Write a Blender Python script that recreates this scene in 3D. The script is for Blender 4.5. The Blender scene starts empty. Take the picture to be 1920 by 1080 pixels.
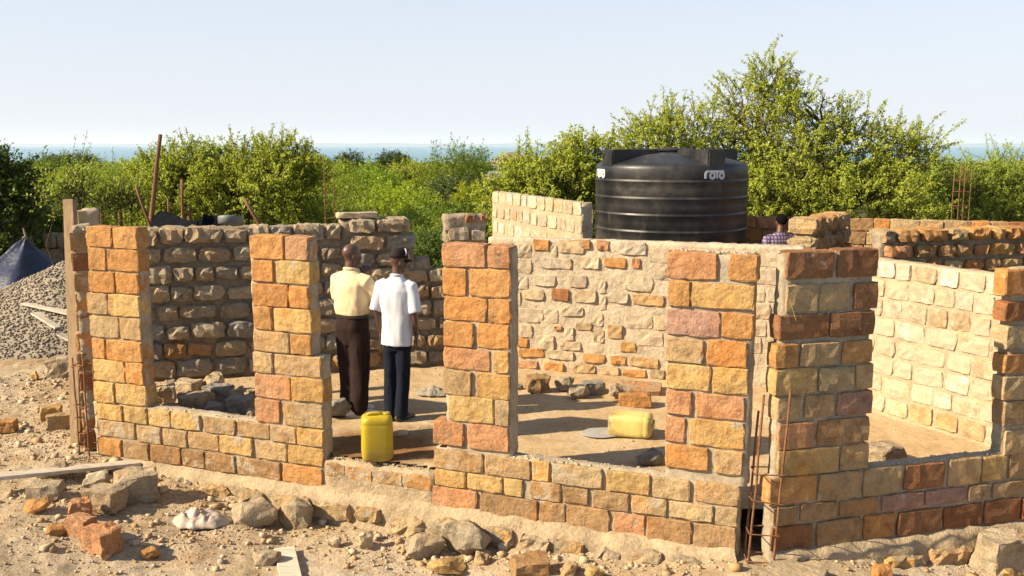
import bpy, bmesh, math, random
import numpy as np
from mathutils import Vector, Matrix, noise as mnoise
R = math.radians
rnd = random.Random(7)
S = bpy.context.scene
COL = S.collection

# ------------------------------------------------------------------ camera, sky, sun, exposure
FPX = 1800.0; CAMH = 2.83; PITCH = math.atan(270 / FPX)
cd = bpy.data.cameras.new('camera'); cam = bpy.data.objects.new('camera', cd); COL.objects.link(cam)
cam.location = (0, 0, CAMH); cam.rotation_euler = (R(90) - PITCH, 0, 0)
cd.sensor_width = 36; cd.lens = 36 * FPX / 1920; cd.clip_start = 0.1; cd.clip_end = 90000
S.camera = cam
SUN_HEAD = 17.0; SUN_EL = 33.0          # light travels towards +x, a little away from the camera
W = bpy.data.worlds.new('World'); S.world = W; W.use_nodes = True
wn = W.node_tree.nodes; wl = W.node_tree.links
bg = wn['Background']; sky = wn.new('ShaderNodeTexSky')
sky.sky_type = 'NISHITA'; sky.sun_disc = False
sky.sun_elevation = R(SUN_EL); sky.sun_rotation = R(270 - SUN_HEAD)
sky.altitude = 0; sky.air_density = 1.0; sky.dust_density = 0.4; sky.ozone_density = 1.0
hz = wn.new('ShaderNodeMix'); hz.data_type = 'RGBA'; # pale haze, thick at the horizon and thinning upwards
tcn = wn.new('ShaderNodeTexCoord'); sx = wn.new('ShaderNodeSeparateXYZ'); wl.new(tcn.outputs['Generated'], sx.inputs[0])
hm = wn.new('ShaderNodeMapRange'); hm.inputs[1].default_value = 0; hm.inputs[2].default_value = .5; hm.inputs[3].default_value = .95; hm.inputs[4].default_value = .12
wl.new(sx.outputs[2], hm.inputs[0]); wl.new(hm.outputs[0], hz.inputs[0])
hz.inputs[7].default_value = (5.2, 5.5, 6.15, 1)
wl.new(sky.outputs[0], hz.inputs[6]); wl.new(hz.outputs[2], bg.inputs[0]); bg.inputs[1].default_value = 0.07
ld = bpy.data.lights.new('sun', 'SUN'); sun = bpy.data.objects.new('sun', ld); COL.objects.link(sun)
ld.energy = 5.0; ld.angle = R(0.55); ld.color = (1.0, 0.84, 0.60)
ldir = Vector((math.cos(R(SUN_HEAD)) * math.cos(R(SUN_EL)), math.sin(R(SUN_HEAD)) * math.cos(R(SUN_EL)), -math.sin(R(SUN_EL))))
sun.rotation_euler = ldir.to_track_quat('-Z', 'Y').to_euler(); sun.location = (-20, -8, 20)
vs = S.view_settings; vs.view_transform = 'Standard'; vs.look = 'None'; vs.gamma = 1; vs.use_curve_mapping = False
vs.exposure = 1.16
try:
    S.cycles.transparent_max_bounces = 12; S.cycles.max_bounces = 8; S.cycles.volume_bounces = 1
except Exception:
    pass

# ------------------------------------------------------------------ survey: picture ray -> place
def ray(x, y):
    u = (x - 960) / FPX; v = (540 - y) / FPX; c, s = math.cos(PITCH), math.sin(PITCH)
    return np.array([u, c + v * s, -s + v * c])
def atz(x, y, z=0.0):
    r = ray(x, y); t = (z - CAMH) / r[2]; return Vector((r[0] * t, r[1] * t, z))
def atY(x, y, Y):
    r = ray(x, y); t = Y / r[1]; return Vector((r[0] * t, Y, CAMH + r[2] * t))
def n3(p, s=1.0, seed=0.0):
    return mnoise.noise(Vector((p[0] * s + seed, p[1] * s + seed * .7, p[2] * s - seed)))
def fbm(p, s=1.0, o=3, seed=0.0):
    a = 0; k = 1.0
    for i in range(o):
        a += k * n3(p, s, seed + i * 3.1); k *= .5; s *= 2.1
    return a
GX = [-30, -8, -4.3, -3.2, -2.0, -0.5, .6, 1.7, 2.3, 3.2, 5, 30]
GZ = [-.32, -.30, -.31, -.42, -.56, -.58, -.47, -.36, -.38, -.52, -.6, -.6]
def gbase(x, y):
    return float(np.interp(x, GX, GZ))
def gz(x, y):
    b = gbase(x, y)
    b += .045 * n3((x, y, 0), .9) + .03 * n3((x, y, 3), 2.6) + .014 * n3((x, y, 6), 7)
    return b
def G(x, y):
    z = -.4
    for i in range(8):
        p = atz(x, y, z); z = gz(p.x, p.y)
    return atz(x, y, z)

# ------------------------------------------------------------------ helpers
def link(o): COL.objects.link(o); return o
def tag(o, label=None, cat=None, group=None, kind=None):
    if label: o['label'] = label
    if cat: o['category'] = cat
    if group: o['group'] = group
    if kind: o['kind'] = kind
    return o
def empty(name, loc, label, cat, group=None, rz=0):
    o = link(bpy.data.objects.new(name, None)); o.location = loc; o.rotation_euler[2] = rz
    o.empty_display_size = .1
    return tag(o, label, cat, group)
def mesh(name, V, F, mat=None, smooth=False):
    me = bpy.data.meshes.new(name); me.from_pydata([tuple(v) for v in V], [], F)
    if mat: me.materials.append(mat)
    if smooth:
        me.polygons.foreach_set('use_smooth', [True] * len(me.polygons))
    me.update(); return me
def npmesh(name, V, Q, mat, smooth=False):
    """fast mesh from numpy vertex array and an (n,k) index array"""
    me = bpy.data.meshes.new(name); n, k = Q.shape
    me.vertices.add(len(V)); me.vertices.foreach_set('co', np.asarray(V, np.float32).ravel())
    me.loops.add(n * k); me.loops.foreach_set('vertex_index', np.asarray(Q, np.int32).ravel())
    me.polygons.add(n); me.polygons.foreach_set('loop_start', np.arange(0, n * k, k, dtype=np.int32))
    me.polygons.foreach_set('loop_total', np.full(n, k, np.int32))
    if smooth: me.polygons.foreach_set('use_smooth', np.ones(n, bool))
    me.materials.append(mat); me.update(calc_edges=True); me.validate(); return me
def obj(name, me, parent=None, loc=None, rot=None, scale=None, color=None):
    o = link(bpy.data.objects.new(name, me))
    if parent: o.parent = parent
    if loc is not None: o.location = loc
    if rot is not None: o.rotation_euler = rot
    if scale is not None: o.scale = scale
    if color is not None: o.color = color
    return o
def bm_mesh(name, bm, mat, smooth=False):
    me = bpy.data.meshes.new(name); bmesh.ops.recalc_face_normals(bm, faces=bm.faces[:]); bm.to_mesh(me); bm.free()
    if mat: me.materials.append(mat)
    if smooth: me.polygons.foreach_set('use_smooth', [True] * len(me.polygons))
    return me
def frame(d):
    d = Vector(d).normalized(); a = Vector((0, 0, 1)) if abs(d.z) < .9 else Vector((1, 0, 0))
    x = d.cross(a).normalized(); return x, d.cross(x).normalized()
def tube(bm, pts, radii, n=8, caps=True, round_=False):
    pts = [Vector(p) for p in pts]; rings = []
    if not hasattr(radii, '__len__'): radii = [radii] * len(pts)
    P = list(zip(pts, radii))
    if round_:
        d0 = (pts[0] - pts[1]).normalized(); d1 = (pts[-1] - pts[-2]).normalized(); r0, r1 = radii[0], radii[-1]
        P = [(pts[0] + d0 * r0 * .95, r0 * .3), (pts[0] + d0 * r0 * .7, r0 * .71)] + P + [(pts[-1] + d1 * r1 * .7, r1 * .71), (pts[-1] + d1 * r1 * .95, r1 * .3)]
    up = None
    for i, (p, r) in enumerate(P):
        a = P[max(i - 1, 0)][0]; b = P[min(i + 1, len(P) - 1)][0]; d = (b - a).normalized()
        if up is None: x, y = frame(d)
        else:
            x = (up - d * up.dot(d)).normalized(); y = d.cross(x)
        up = x
        rings.append([bm.verts.new(p + (x * math.cos(t) + y * math.sin(t)) * r) for t in [2 * math.pi * k / n for k in range(n)]])
    for A, B in zip(rings, rings[1:]):
        for k in range(n): bm.faces.new((A[k], A[(k + 1) % n], B[(k + 1) % n], B[k]))
    if caps: bm.faces.new(rings[0][::-1]); bm.faces.new(rings[-1])
def box(bm, c, s, rz=0, rot=None):
    M = Matrix.Translation(c) @ (rot if rot else Matrix.Rotation(rz, 4, 'Z')) @ Matrix.Diagonal((*s, 1))
    return bmesh.ops.create_cube(bm, size=1, matrix=M)['verts']
def ell(bm, c, r, rot=None, u=16, v=10):
    M = Matrix.Translation(c) @ (rot.to_4x4() if rot else Matrix.Identity(4)) @ Matrix.Diagonal((*r, 1))
    bmesh.ops.create_uvsphere(bm, u_segments=u, v_segments=v, radius=1, matrix=M)
def lathe(bm, prof, n=48):
    rings = [[bm.verts.new((r * math.cos(2 * math.pi * k / n), r * math.sin(2 * math.pi * k / n), z)) for k in range(n)] for r, z in prof]
    for A, B in zip(rings, rings[1:]):
        for k in range(n): bm.faces.new((A[k], A[(k + 1) % n], B[(k + 1) % n], B[k]))
    bm.faces.new(rings[0][::-1]); bm.faces.new(rings[-1])

# ------------------------------------------------------------------ materials
ALB = .66      # the palette below is written for exposure 0.4; the photograph is exposed brighter
class MT:
    def __init__(s, name, rough=.9, spec=.3):
        s.m = bpy.data.materials.new(name); s.m.use_nodes = True; s.t = s.m.node_tree; s.b = s.t.nodes['Principled BSDF']
        s.b.inputs['Roughness'].default_value = rough; s.b.inputs['Specular IOR Level'].default_value = spec
        s.pos = s.n('ShaderNodeNewGeometry').outputs['Position']
    def n(s, k, **kw):
        x = s.t.nodes.new(k)
        for a, b in kw.items(): setattr(x, a, b)
        return x
    def l(s, a, b): s.t.links.new(a, b)
    def noise(s, scale, detail=4, rough=.6, vec=None, stretch=None):
        x = s.n('ShaderNodeTexNoise'); x.inputs['Scale'].default_value = scale; x.inputs['Detail'].default_value = detail; x.inputs['Roughness'].default_value = rough
        v = vec or s.pos
        if stretch:
            mp = s.n('ShaderNodeMapping'); mp.inputs['Scale'].default_value = stretch; s.l(v, mp.inputs[0]); v = mp.outputs[0]
        s.l(v, x.inputs['Vector']); return x.outputs['Fac']
    def ramp(s, fac, stops):
        x = s.n('ShaderNodeValToRGB'); e = x.color_ramp.elements
        while len(e) < len(stops): e.new(.5)
        for q, (p, c) in zip(e, stops):
            q.position = p; q.color = (*c, 1) if len(c) == 3 else c
        s.l(fac, x.inputs[0]); return x.outputs[0]
    def mask(s, fac, a, b):
        x = s.n('ShaderNodeMapRange'); x.inputs[1].default_value = a; x.inputs[2].default_value = b; s.l(fac, x.inputs[0]); return x.outputs[0]
    def math(s, op, a, b=0.5):
        x = s.n('ShaderNodeMath', operation=op)
        for i, v in enumerate((a, b)):
            if hasattr(v, 'is_linked') or hasattr(v, 'links'): s.l(v, x.inputs[i])
            else: x.inputs[i].default_value = v
        return x.outputs[0]
    def mix(s, fac, a, b, mode='MIX'):
        x = s.n('ShaderNodeMix', data_type='RGBA', blend_type=mode)
        for i, v in ((0, fac), (6, a), (7, b)):
            if hasattr(v, 'links'): s.l(v, x.inputs[i])
            elif i == 0: x.inputs[0].default_value = v
            else: x.inputs[i].default_value = (*v, 1)
        return x.outputs[2]
    def color(s, c, k=None):
        k = ALB if k is None else k
        if hasattr(c, 'links'):
            if k != 1: c = s.mix(1.0, c, (k, k, k), 'MULTIPLY')
            s.l(c, s.b.inputs['Base Color'])
        else: s.b.inputs['Base Color'].default_value = (c[0] * k, c[1] * k, c[2] * k, 1)
        return s
    def bump(s, h, strength=.5, dist=.01, prev=None):
        x = s.n('ShaderNodeBump'); x.inputs['Strength'].default_value = strength; x.inputs['Distance'].default_value = dist
        s.l(h, x.inputs['Height'])
        if prev: s.l(prev, x.inputs['Normal'])
        s.l(x.outputs[0], s.b.inputs['Normal']); return x.outputs[0]

def stone_mat(name, mortar=(.50, .41, .29), relief=.03, fine=.008):
    """colour and mortar smear come from the object (viewport colour RGB, alpha = smear)"""
    m = MT(name, .93, .2); oi = m.n('ShaderNodeObjectInfo')
    v = m.noise(9, 5, .65); v2 = m.noise(3.3, 3); v3 = m.noise(60, 3, .7)
    c = m.mix(1.0, oi.outputs['Color'], m.ramp(v, [(.25, (.62, .56, .5)), (.5, (1, 1, 1)), (.75, (1.28, 1.22, 1.12))]), 'MULTIPLY')
    c = m.mix(m.mask(v2, .5, .72), c, m.mix(1.0, c, (1.12, .93, .72), 'MULTIPLY'))
    c = m.mix(1.0, c, m.ramp(v3, [(.3, (.78, .76, .74)), (.6, (1.08, 1.08, 1.08))]), 'MULTIPLY')
    d = m.mask(m.noise(5.5, 5, .7), .60, .68)
    smear = m.math('LESS_THAN', m.noise(6.5, 6, .68), m.math('ADD', .28, m.math('MULTIPLY', oi.outputs['Alpha'], .42)))
    c = m.mix(m.math('MULTIPLY', smear, .85), c, mortar)
    m.color(c)
    b = m.bump(m.noise(17, 6, .62), .95, relief); m.bump(m.noise(95, 4, .7), .8, fine, b)
    return m.m
def cement_mat(name, base, var=.3, b1=.012, sc=14):
    m = MT(name, .95, .15); v = m.noise(4, 5, .65); w = m.noise(40, 4, .7)
    lo = tuple(x * (1 - var) for x in base); hi = tuple(min(1, x * (1 + var * .8)) for x in base)
    c = m.ramp(v, [(.3, lo), (.5, base), (.72, hi)])
    c = m.mix(1.0, c, m.ramp(w, [(.3, (.75, .74, .72)), (.62, (1.1, 1.1, 1.1))]), 'MULTIPLY'); m.color(c)
    b = m.bump(m.noise(sc, 6, .68), .9, b1); m.bump(m.noise(90, 3, .7), .7, .004, b); return m.m
def plain(name, col, rough=.6, spec=.4, bump=None, var=.15, sc=8):
    m = MT(name, rough, spec)
    m.color(m.mix(1.0, col, m.ramp(m.noise(sc, 4), [(.3, (1 - var,) * 3), (.7, (1 + var,) * 3)]), 'MULTIPLY'))
    if bump: m.bump(m.noise(bump[0], 4), bump[1], bump[2])
    return m.m

M_BRICK = stone_mat('rock_faced_brick', (.56, .45, .31))
M_RUBBLE = stone_mat('rubble_stone', (.40, .34, .25), .04, .01)
M_CREAM = stone_mat('cement_washed_stone', (.62, .50, .35), .013, .005)
M_LOOSE = stone_mat('loose_stone', (.50, .39, .25), .04, .01)
M_MORTAR = cement_mat('mortar', (.50, .41, .29))
M_MORTARG = cement_mat('grey_mortar', (.42, .34, .235), .35, .04, 11)
M_LEDGE = cement_mat('sandy_mortar', (.55, .42, .265), .28, .04, 9)
M_MORTARC = cement_mat('pale_mortar', (.68, .56, .40), .24, .045, 6)
M_MORTARW = cement_mat('brown_mortar', (.56, .44, .29), .22, .02, 8)
M_TIMBER = None
def wood_mat(name, col, stretch=(30, 30, 2)):
    m = MT(name, .8, .25); v = m.noise(1.5, 6, .7, None, stretch); w = m.noise(3, 4)
    c = m.ramp(v, [(.3, tuple(x * .6 for x in col)), (.5, col), (.7, tuple(min(1, x * 1.25) for x in col))])
    c = m.mix(m.mask(w, .52, .68), c, tuple(x * .72 for x in col)); m.color(c); m.bump(v, .4, .004); return m.m
M_POST = wood_mat('weathered_timber', (.44, .30, .17))
M_PLANK = wood_mat('pale_plank', (.74, .64, .50), (3, 25, 25))
M_POLE = wood_mat('wooden_pole', (.24, .125, .06))
M_RUST = plain('rusty_steel', (.26, .115, .05), .85, .3, (60, .5, .002), .4, 25)
M_WIRE = plain('tie_wire', (.45, .4, .33), .5, .4)

def ground_mat():
    m = MT('dry_earth', .97, .1)
    v = m.noise(.55, 5, .6); w = m.noise(3.2, 6, .68); f = m.noise(22, 6, .72); ff = m.noise(80, 4, .75)
    c = m.ramp(v, [(.32, (.53, .37, .205)), (.46, (.64, .49, .31)), (.58, (.70, .56, .385)), (.7, (.67, .57, .43))])
    c = m.mix(m.mask(w, .55, .72), c, (.50, .31, .15))
    c = m.mix(m.mask(w, .46, .3), c, (.72, .59, .41))
    c = m.mix(1.0, c, m.ramp(f, [(.3, (.78, .75, .72)), (.52, (1, 1, 1)), (.7, (1.1, 1.1, 1.1))]), 'MULTIPLY')
    c = m.mix(1.0, c, m.ramp(ff, [(.33, (.72, .7, .68)), (.55, (1.06, 1.06, 1.06))]), 'MULTIPLY')
    m.color(c)
    b = m.bump(m.noise(7, 6, .7), .8, .04); b = m.bump(f, .9, .018, b); m.bump(ff, .8, .006, b); return m.m
M_GROUND = ground_mat()
def floor_mat():
    m = MT('trodden_sand', .95, .12)
    w = m.noise(1.3, 5, .62); f = m.noise(14, 6, .7); ff = m.noise(70, 4, .7)
    c = m.ramp(w, [(.3, (.53, .37, .20)), (.5, (.62, .45, .26)), (.7, (.68, .53, .34))])
    # damp reddish patch in the doorway, spilled from the can
    mp = m.n('ShaderNodeMapping'); mp.inputs['Location'].default_value = (1.25, -8.75, 0); mp.inputs['Scale'].default_value = (1.0, 1.5, 1)
    mp.vector_type = 'POINT'; m.l(m.pos, mp.inputs[0])
    vm = m.n('ShaderNodeVectorMath', operation='DISTANCE'); m.l(m.pos, vm.inputs[0]); vm.inputs[1].default_value = (-1.25, 8.75, 0)
    dd = m.math('ADD', vm.outputs['Value'], m.math('MULTIPLY', m.noise(3, 4), .9))
    c = m.mix(m.mask(dd, 1.25, .85), c, (.30, .155, .06))
    c = m.mix(1.0, c, m.ramp(f, [(.3, (.78, .75, .7)), (.5, (1, 1, 1)), (.7, (1.1, 1.1, 1.1))]), 'MULTIPLY')
    c = m.mix(1.0, c, m.ramp(ff, [(.33, (.8, .78, .76)), (.55, (1.05, 1.05, 1.05))]), 'MULTIPLY'); m.color(c)
    b = m.bump(m.noise(5, 5, .65), .6, .03); b = m.bump(f, .7, .01, b); m.bump(ff, .6, .004, b); return m.m
M_FLOOR = floor_mat()
def gravel_mat(name, stops):
    m = MT(name, .9, .2); g = m.n('ShaderNodeNewGeometry'); c = m.ramp(g.outputs['Random Per Island'], stops)
    m.color(c); m.bump(m.noise(60, 3), .5, .004); return m.m
M_PEBBLE = gravel_mat('pebbles', [(0, (.60, .46, .29)), (.35, (.66, .54, .37)), (.6, (.50, .33, .17)), (.8, (.56, .35, .16)), (1, (.48, .41, .32))])
M_GRAVEL = gravel_mat('gravel', [(0, (.46, .39, .295)), (.5, (.37, .31, .235)), (.8, (.52, .44, .33)), (1, (.26, .22, .18))])

def leaf_mat(name, stops, trans=.35):
    m = MT(name, .55, .25); g = m.n('ShaderNodeNewGeometry')
    c = m.ramp(g.outputs['Random Per Island'], stops); oi = m.n('ShaderNodeObjectInfo')
    c = m.mix(1.0, c, oi.outputs['Color'], 'MULTIPLY'); m.color(c, 1.05)
    t = m.n('ShaderNodeBsdfTranslucent'); hs = m.mix(1.0, c, (1.2, 1.2, .5), 'MULTIPLY'); m.l(hs, t.inputs[0])
    x = m.n('ShaderNodeMixShader'); x.inputs[0].default_value = trans
    m.l(m.b.outputs[0], x.inputs[1]); m.l(t.outputs[0], x.inputs[2]); m.l(x.outputs[0], m.t.nodes['Material Output'].inputs[0]); return m.m
M_LEAFY = leaf_mat('yellow_green_leaf', [(0, (.20, .235, .02)), (.4, (.305, .34, .032)), (.75, (.42, .435, .055)), (1, (.15, .185, .018))], .42)
M_LEAFG = leaf_mat('green_leaf', [(0, (.16, .22, .022)), (.5, (.26, .325, .035)), (.85, (.36, .40, .05)), (1, (.12, .165, .02))], .38)
M_LEAFM = leaf_mat('mid_green_leaf', [(0, (.14, .20, .022)), (.5, (.23, .29, .034)), (1, (.33, .36, .05))], .35)
M_LEAFD = leaf_mat('dark_leaf', [(0, (.04, .075, .012)), (.6, (.08, .12, .018)), (1, (.12, .15, .025))], .3)
M_BARK = plain('bark', (.11, .075, .045), .9, .2, (20, .8, .02), .3)

# ------------------------------------------------------------------ shared brick and stone meshes
def brick_mesh(w, h, d, seed, mat, bulge=.012, corner=.0, jit=.006, ch=.014):
    r = random.Random(seed); nx = 7 if w > .35 else 5 if w > .2 else 4; nz = 4 if h > .14 else 3
    xs = [-w / 2] + [(-w / 2 + ch) + (w - 2 * ch) * i / (nx - 1) for i in range(nx)] + [w / 2]
    zs = [-h / 2] + [(-h / 2 + ch) + (h - 2 * ch) * i / (nz - 1) for i in range(nz)] + [h / 2]
    V = []; F = []; nX = len(xs); nZ = len(zs)
    for side in (-1, 1):
        for iz, z in enumerate(zs):
            for ix, x in enumerate(xs):
                ex = ix in (0, nX - 1); ez = iz in (0, nZ - 1)
                ax, az = abs(x) / (w / 2), abs(z) / (h / 2)
                k = 1 - corner * max(0, (ax ** 2 * az ** 2) - .15)
                yy = d / 2 + (bulge * (1 - .7 * max(ax, az) ** 2)) + r.uniform(-jit, jit) * .8 + jit * 1.6 * n3((x, z, side), 16, seed * .37)
                if ex or ez: yy = d / 2 - ch * (.8 + r.uniform(-.4, .7))
                if ex and ez: yy -= ch * .3
                V.append((x * k + r.uniform(-jit, jit) * (1 if not ex else .8), side * yy, z * k + r.uniform(-jit, jit) * .8))
    n = nX * nZ; q = lambda i, j, s: s * n + j * nX + i
    for j in range(nZ - 1):
        for i in range(nX - 1):
            F.append((q(i, j, 0), q(i + 1, j, 0), q(i + 1, j + 1, 0), q(i, j + 1, 0)))
            F.append((q(i, j, 1), q(i, j + 1, 1), q(i + 1, j + 1, 1), q(i + 1, j, 1)))
    ring = [(i, 0) for i in range(nX)] + [(nX - 1, j) for j in range(1, nZ)] + [(i, nZ - 1) for i in range(nX - 2, -1, -1)] + [(0, j) for j in range(nZ - 2, 0, -1)]
    for a, b in zip(ring, ring[1:] + ring[:1]):
        F.append((q(*a, 0), q(*a, 1), q(*b, 1), q(*b, 0)))
    return mesh('brick', V, F, mat)
SHAPES = {}
def shape_set(key, mat, d, bulge, corner, jit, ch=.014):
    L = []
    for w in (.17, .27, .40, .55):
        for h in (.12, .20):
            for s in range(4):
                L.append((w, h, brick_mesh(w, h, d, hash((key, int(w * 100), int(h * 100), s)) & 0xffff if False else int(w * 1000 + h * 100 + s * 7919), mat, bulge, corner, jit, ch)))
    SHAPES[key] = (d, L)
shape_set('brick', M_BRICK, .22, .006, .04, .0055, .009)
shape_set('rubble', M_RUBBLE, .22, .022, .15, .017, .015)
shape_set('cream', M_CREAM, .22, .003, .10, .0075, .006)
def pick(key, w, h):
    d, L = SHAPES[key]; c = sorted(L, key=lambda e: abs(math.log(e[0] / w)) + 1.3 * abs(math.log(e[1] / h)))[:4]
    return d, rnd.choice(c)

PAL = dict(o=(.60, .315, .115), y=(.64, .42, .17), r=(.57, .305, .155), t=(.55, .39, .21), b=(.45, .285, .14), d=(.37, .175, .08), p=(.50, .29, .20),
           c=(.64, .525, .36), g=(.50, .405, .275), k=(.35, .325, .28), w=(.63, .56, .45), s=(.52, .415, .28))
def tint(k, v=.12):
    c = PAL[k]; a = 1 + rnd.uniform(-v, v); b = rnd.uniform(-v, v) * .5
    return tuple(min(1, max(0, x)) for x in (c[0] * a, c[1] * a * (1 + b), c[2] * a * (1 + 2 * b)))

class Wall:
    def __init__(s, name, A, B, label, cat='wall', T=.22, key='brick', mortar=None, group=None, base=None):
        s.A = Vector((A[0], A[1], 0)); s.B = Vector((B[0], B[1], 0)); s.d = (s.B - s.A).normalized(); s.n = Vector((s.d.y, -s.d.x, 0))
        s.h = math.atan2(s.d.y, s.d.x); s.T = T; s.key = key; s.mm = mortar or M_MORTAR; s.L = (s.B - s.A).length
        s.root = empty(name, base or s.A, label, cat, group); s.o = s.root.location.copy(); s.rects = []
    def pl(s, x, y):
        r = Vector(ray(x, y)); t = s.n.dot(s.A - Vector((0, 0, 0))) / s.n.dot(Vector((r.x, r.y, 0)))
        P = r * t; return (Vector((P.x, P.y, 0)) - s.A).dot(s.d), CAMH + P.z
    def W(s, u, z, depth=0): return s.A + s.d * u - s.n * depth + Vector((0, 0, z))
    def brick(s, u0, u1, z0, z1, col, smear=.12, name='brick', proud=0, depth=None, tilt=.012, back=0):
        w = max(.05, u1 - u0); h = max(.04, z1 - z0); D = depth or s.T; d, (vw, vh, me) = pick(s.key, w, h)
        c = s.W((u0 + u1) / 2, (z0 + z1) / 2, D / 2 - proud + back) - s.o
        fl = rnd.choice((0, math.pi))
        return obj(name, me, s.root, c, (rnd.uniform(-tilt, tilt), rnd.uniform(-tilt, tilt), s.h + fl + rnd.uniform(-tilt, tilt)), (w / vw, D / d, h / vh), (*col, smear))
    def course(s, spec, xref, y0, y1, smear=.12):
        """spec: [(x0,x1,colour key)...] read off the photograph along one course"""
        _, zt = s.pl(xref, y0); _, zb = s.pl(xref, y1)
        zt += .002; zb -= .002
        for x0, x1, k in spec:
            ym = (y0 + y1) / 2
            u0, u1 = s.pl(x0, ym)[0], s.pl(x1, ym)[0]
            j = lambda: rnd.uniform(-.006, .006)
            s.brick(u0 - .003 + j(), u1 + .003 + j(), zb + j(), zt + j(), tint(k), max(0, smear + rnd.uniform(-.1, .22)), proud=rnd.uniform(0, .012))
    def core(s, rects, inset=.016, step=.06, amp=.009, extra_top=.0):
        """mortar bed as one lumpy part"""
        V = []; F = []
        for (u0, u1, z0, z1) in rects:
            a = inset; y0, y1 = a, s.T - a
            nx = max(2, int((u1 - u0) / step)); ny = 4; nz = max(2, int((z1 - z0) / step))
            X = np.linspace(u0, u1, nx + 1); Y = np.linspace(y0, y1, ny + 1); Zs = np.linspace(z0, z1 + extra_top, nz + 1)
            idx = {}
            def vid(i, j, k):
                q = (i, j, k)
                if q not in idx:
                    p = s.W(X[i], Zs[k], Y[j]); nn = Vector((n3(p, 13, 1), n3(p, 13, 5), n3(p, 13, 9))) * amp * 1.6
                    if k == nz: nn.z += amp * 1.5 * n3(p, 30, 2) - (.012 if j in (0, ny) else 0)
                    idx[q] = len(V); V.append(p + nn - s.o)
                return idx[q]
            for i in range(nx):
                for k in range(nz):
                    F.append((vid(i, 0, k), vid(i + 1, 0, k), vid(i + 1, 0, k + 1), vid(i, 0, k + 1)))
                    F.append((vid(i, ny, k + 1), vid(i + 1, ny, k + 1), vid(i + 1, ny, k), vid(i, ny, k)))
                for j in range(ny): F.append((vid(i, j, nz), vid(i + 1, j, nz), vid(i + 1, j + 1, nz), vid(i, j + 1, nz)))
            for j in range(ny):
                for k in range(nz):
                    F.append((vid(0, j + 1, k), vid(0, j, k), vid(0, j, k + 1), vid(0, j + 1, k + 1)))
                    F.append((vid(nx, j, k), vid(nx, j + 1, k), vid(nx, j + 1, k + 1), vid(nx, j, k + 1)))
        obj('mortar', mesh('mortar', V, F, s.mm, True), s.root)
    def rubble(s, topf, cols, z0=0, rh=(.16, .22), gap=(.025, .06), wr=(.16, .42), smear=(.1, .5), u0=0, u1=None, proud=(0, .02), name='stone', low=None, rowfn=None, back=.0, skip=0, hj=.75):
        """random courses of stones up to topf(u)"""
        u1 = s.L if u1 is None else u1; z = z0; row = 0
        zmax = max(topf(u0 + (u1 - u0) * i / 20) for i in range(21))
        nr = max(1, round((zmax - z0) / (sum(rh) / 2 + sum(gap) / 2))); pitch = (zmax - z0) / nr; fr = (sum(rh)) / (sum(rh) + sum(gap))
        for row_ in range(nr):
            z = z0 + pitch * row_ + pitch * (1 - fr); row = row_
            h = pitch * fr * rnd.uniform(.96, 1.02); g = 0; u = u0 + rnd.uniform(0, .12)
            if rowfn: cs, sm, wr_ = rowfn(row, z)
            else: cs, sm, wr_ = cols, smear, wr
            while u < u1 - .04:
                w = rnd.uniform(*wr_); w = min(w, u1 - u)
                if w < .07: break
                t = topf(u + w / 2)
                hh = h * rnd.uniform(hj, 1.05); zz = z + (h - hh) * rnd.random() * .6
                if zz + hh * .8 < t and rnd.random() >= skip:
                    if zz + hh > t: hh = t - zz
                    s.brick(u, u + w, zz, zz + hh, tint(rnd.choice(cs), .14), rnd.uniform(*sm), name, rnd.uniform(*proud), tilt=.05, depth=s.T - back)
                u += w + rnd.uniform(*gap)

# ------------------------------------------------------------------ ground
def grid(name, x0, x1, y0, y1, st, zf, mat, inside=None):
    nx = int((x1 - x0) / st); ny = int((y1 - y0) / st); V = []; F = []
    for j in range(ny + 1):
        for i in range(nx + 1):
            x = x0 + (x1 - x0) * i / nx; y = y0 + (y1 - y0) * j / ny; V.append((x, y, zf(x, y)))
    keep = lambda x, y: True if inside is None else inside(x, y)
    for j in range(ny):
        for i in range(nx):
            if keep(x0 + (i + .5) * (x1 - x0) / nx, y0 + (j + .5) * (y1 - y0) / ny):
                a = j * (nx + 1) + i; F.append((a, a + 1, a + nx + 2, a + nx + 1))
    me = mesh(name, V, F, mat, True)
    if inside:
        bm = bmesh.new(); bm.from_mesh(me); bmesh.ops.delete(bm, geom=[v for v in bm.verts if not v.link_faces], context='VERTS'); bm.to_mesh(me); bm.free()
    return obj(name, me)
def gfine(x, y):
    return gz(x, y) + .03 * n3((x, y, 5), 4.5) * max(0, n3((x, y, 8), .9) + .5) + .016 * n3((x, y, 1), 12) + .011 * n3((x, y, 2), 29)
tag(grid('ground', -9, 9, 5, 15, .04, gfine, M_GROUND), kind='structure')

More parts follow.
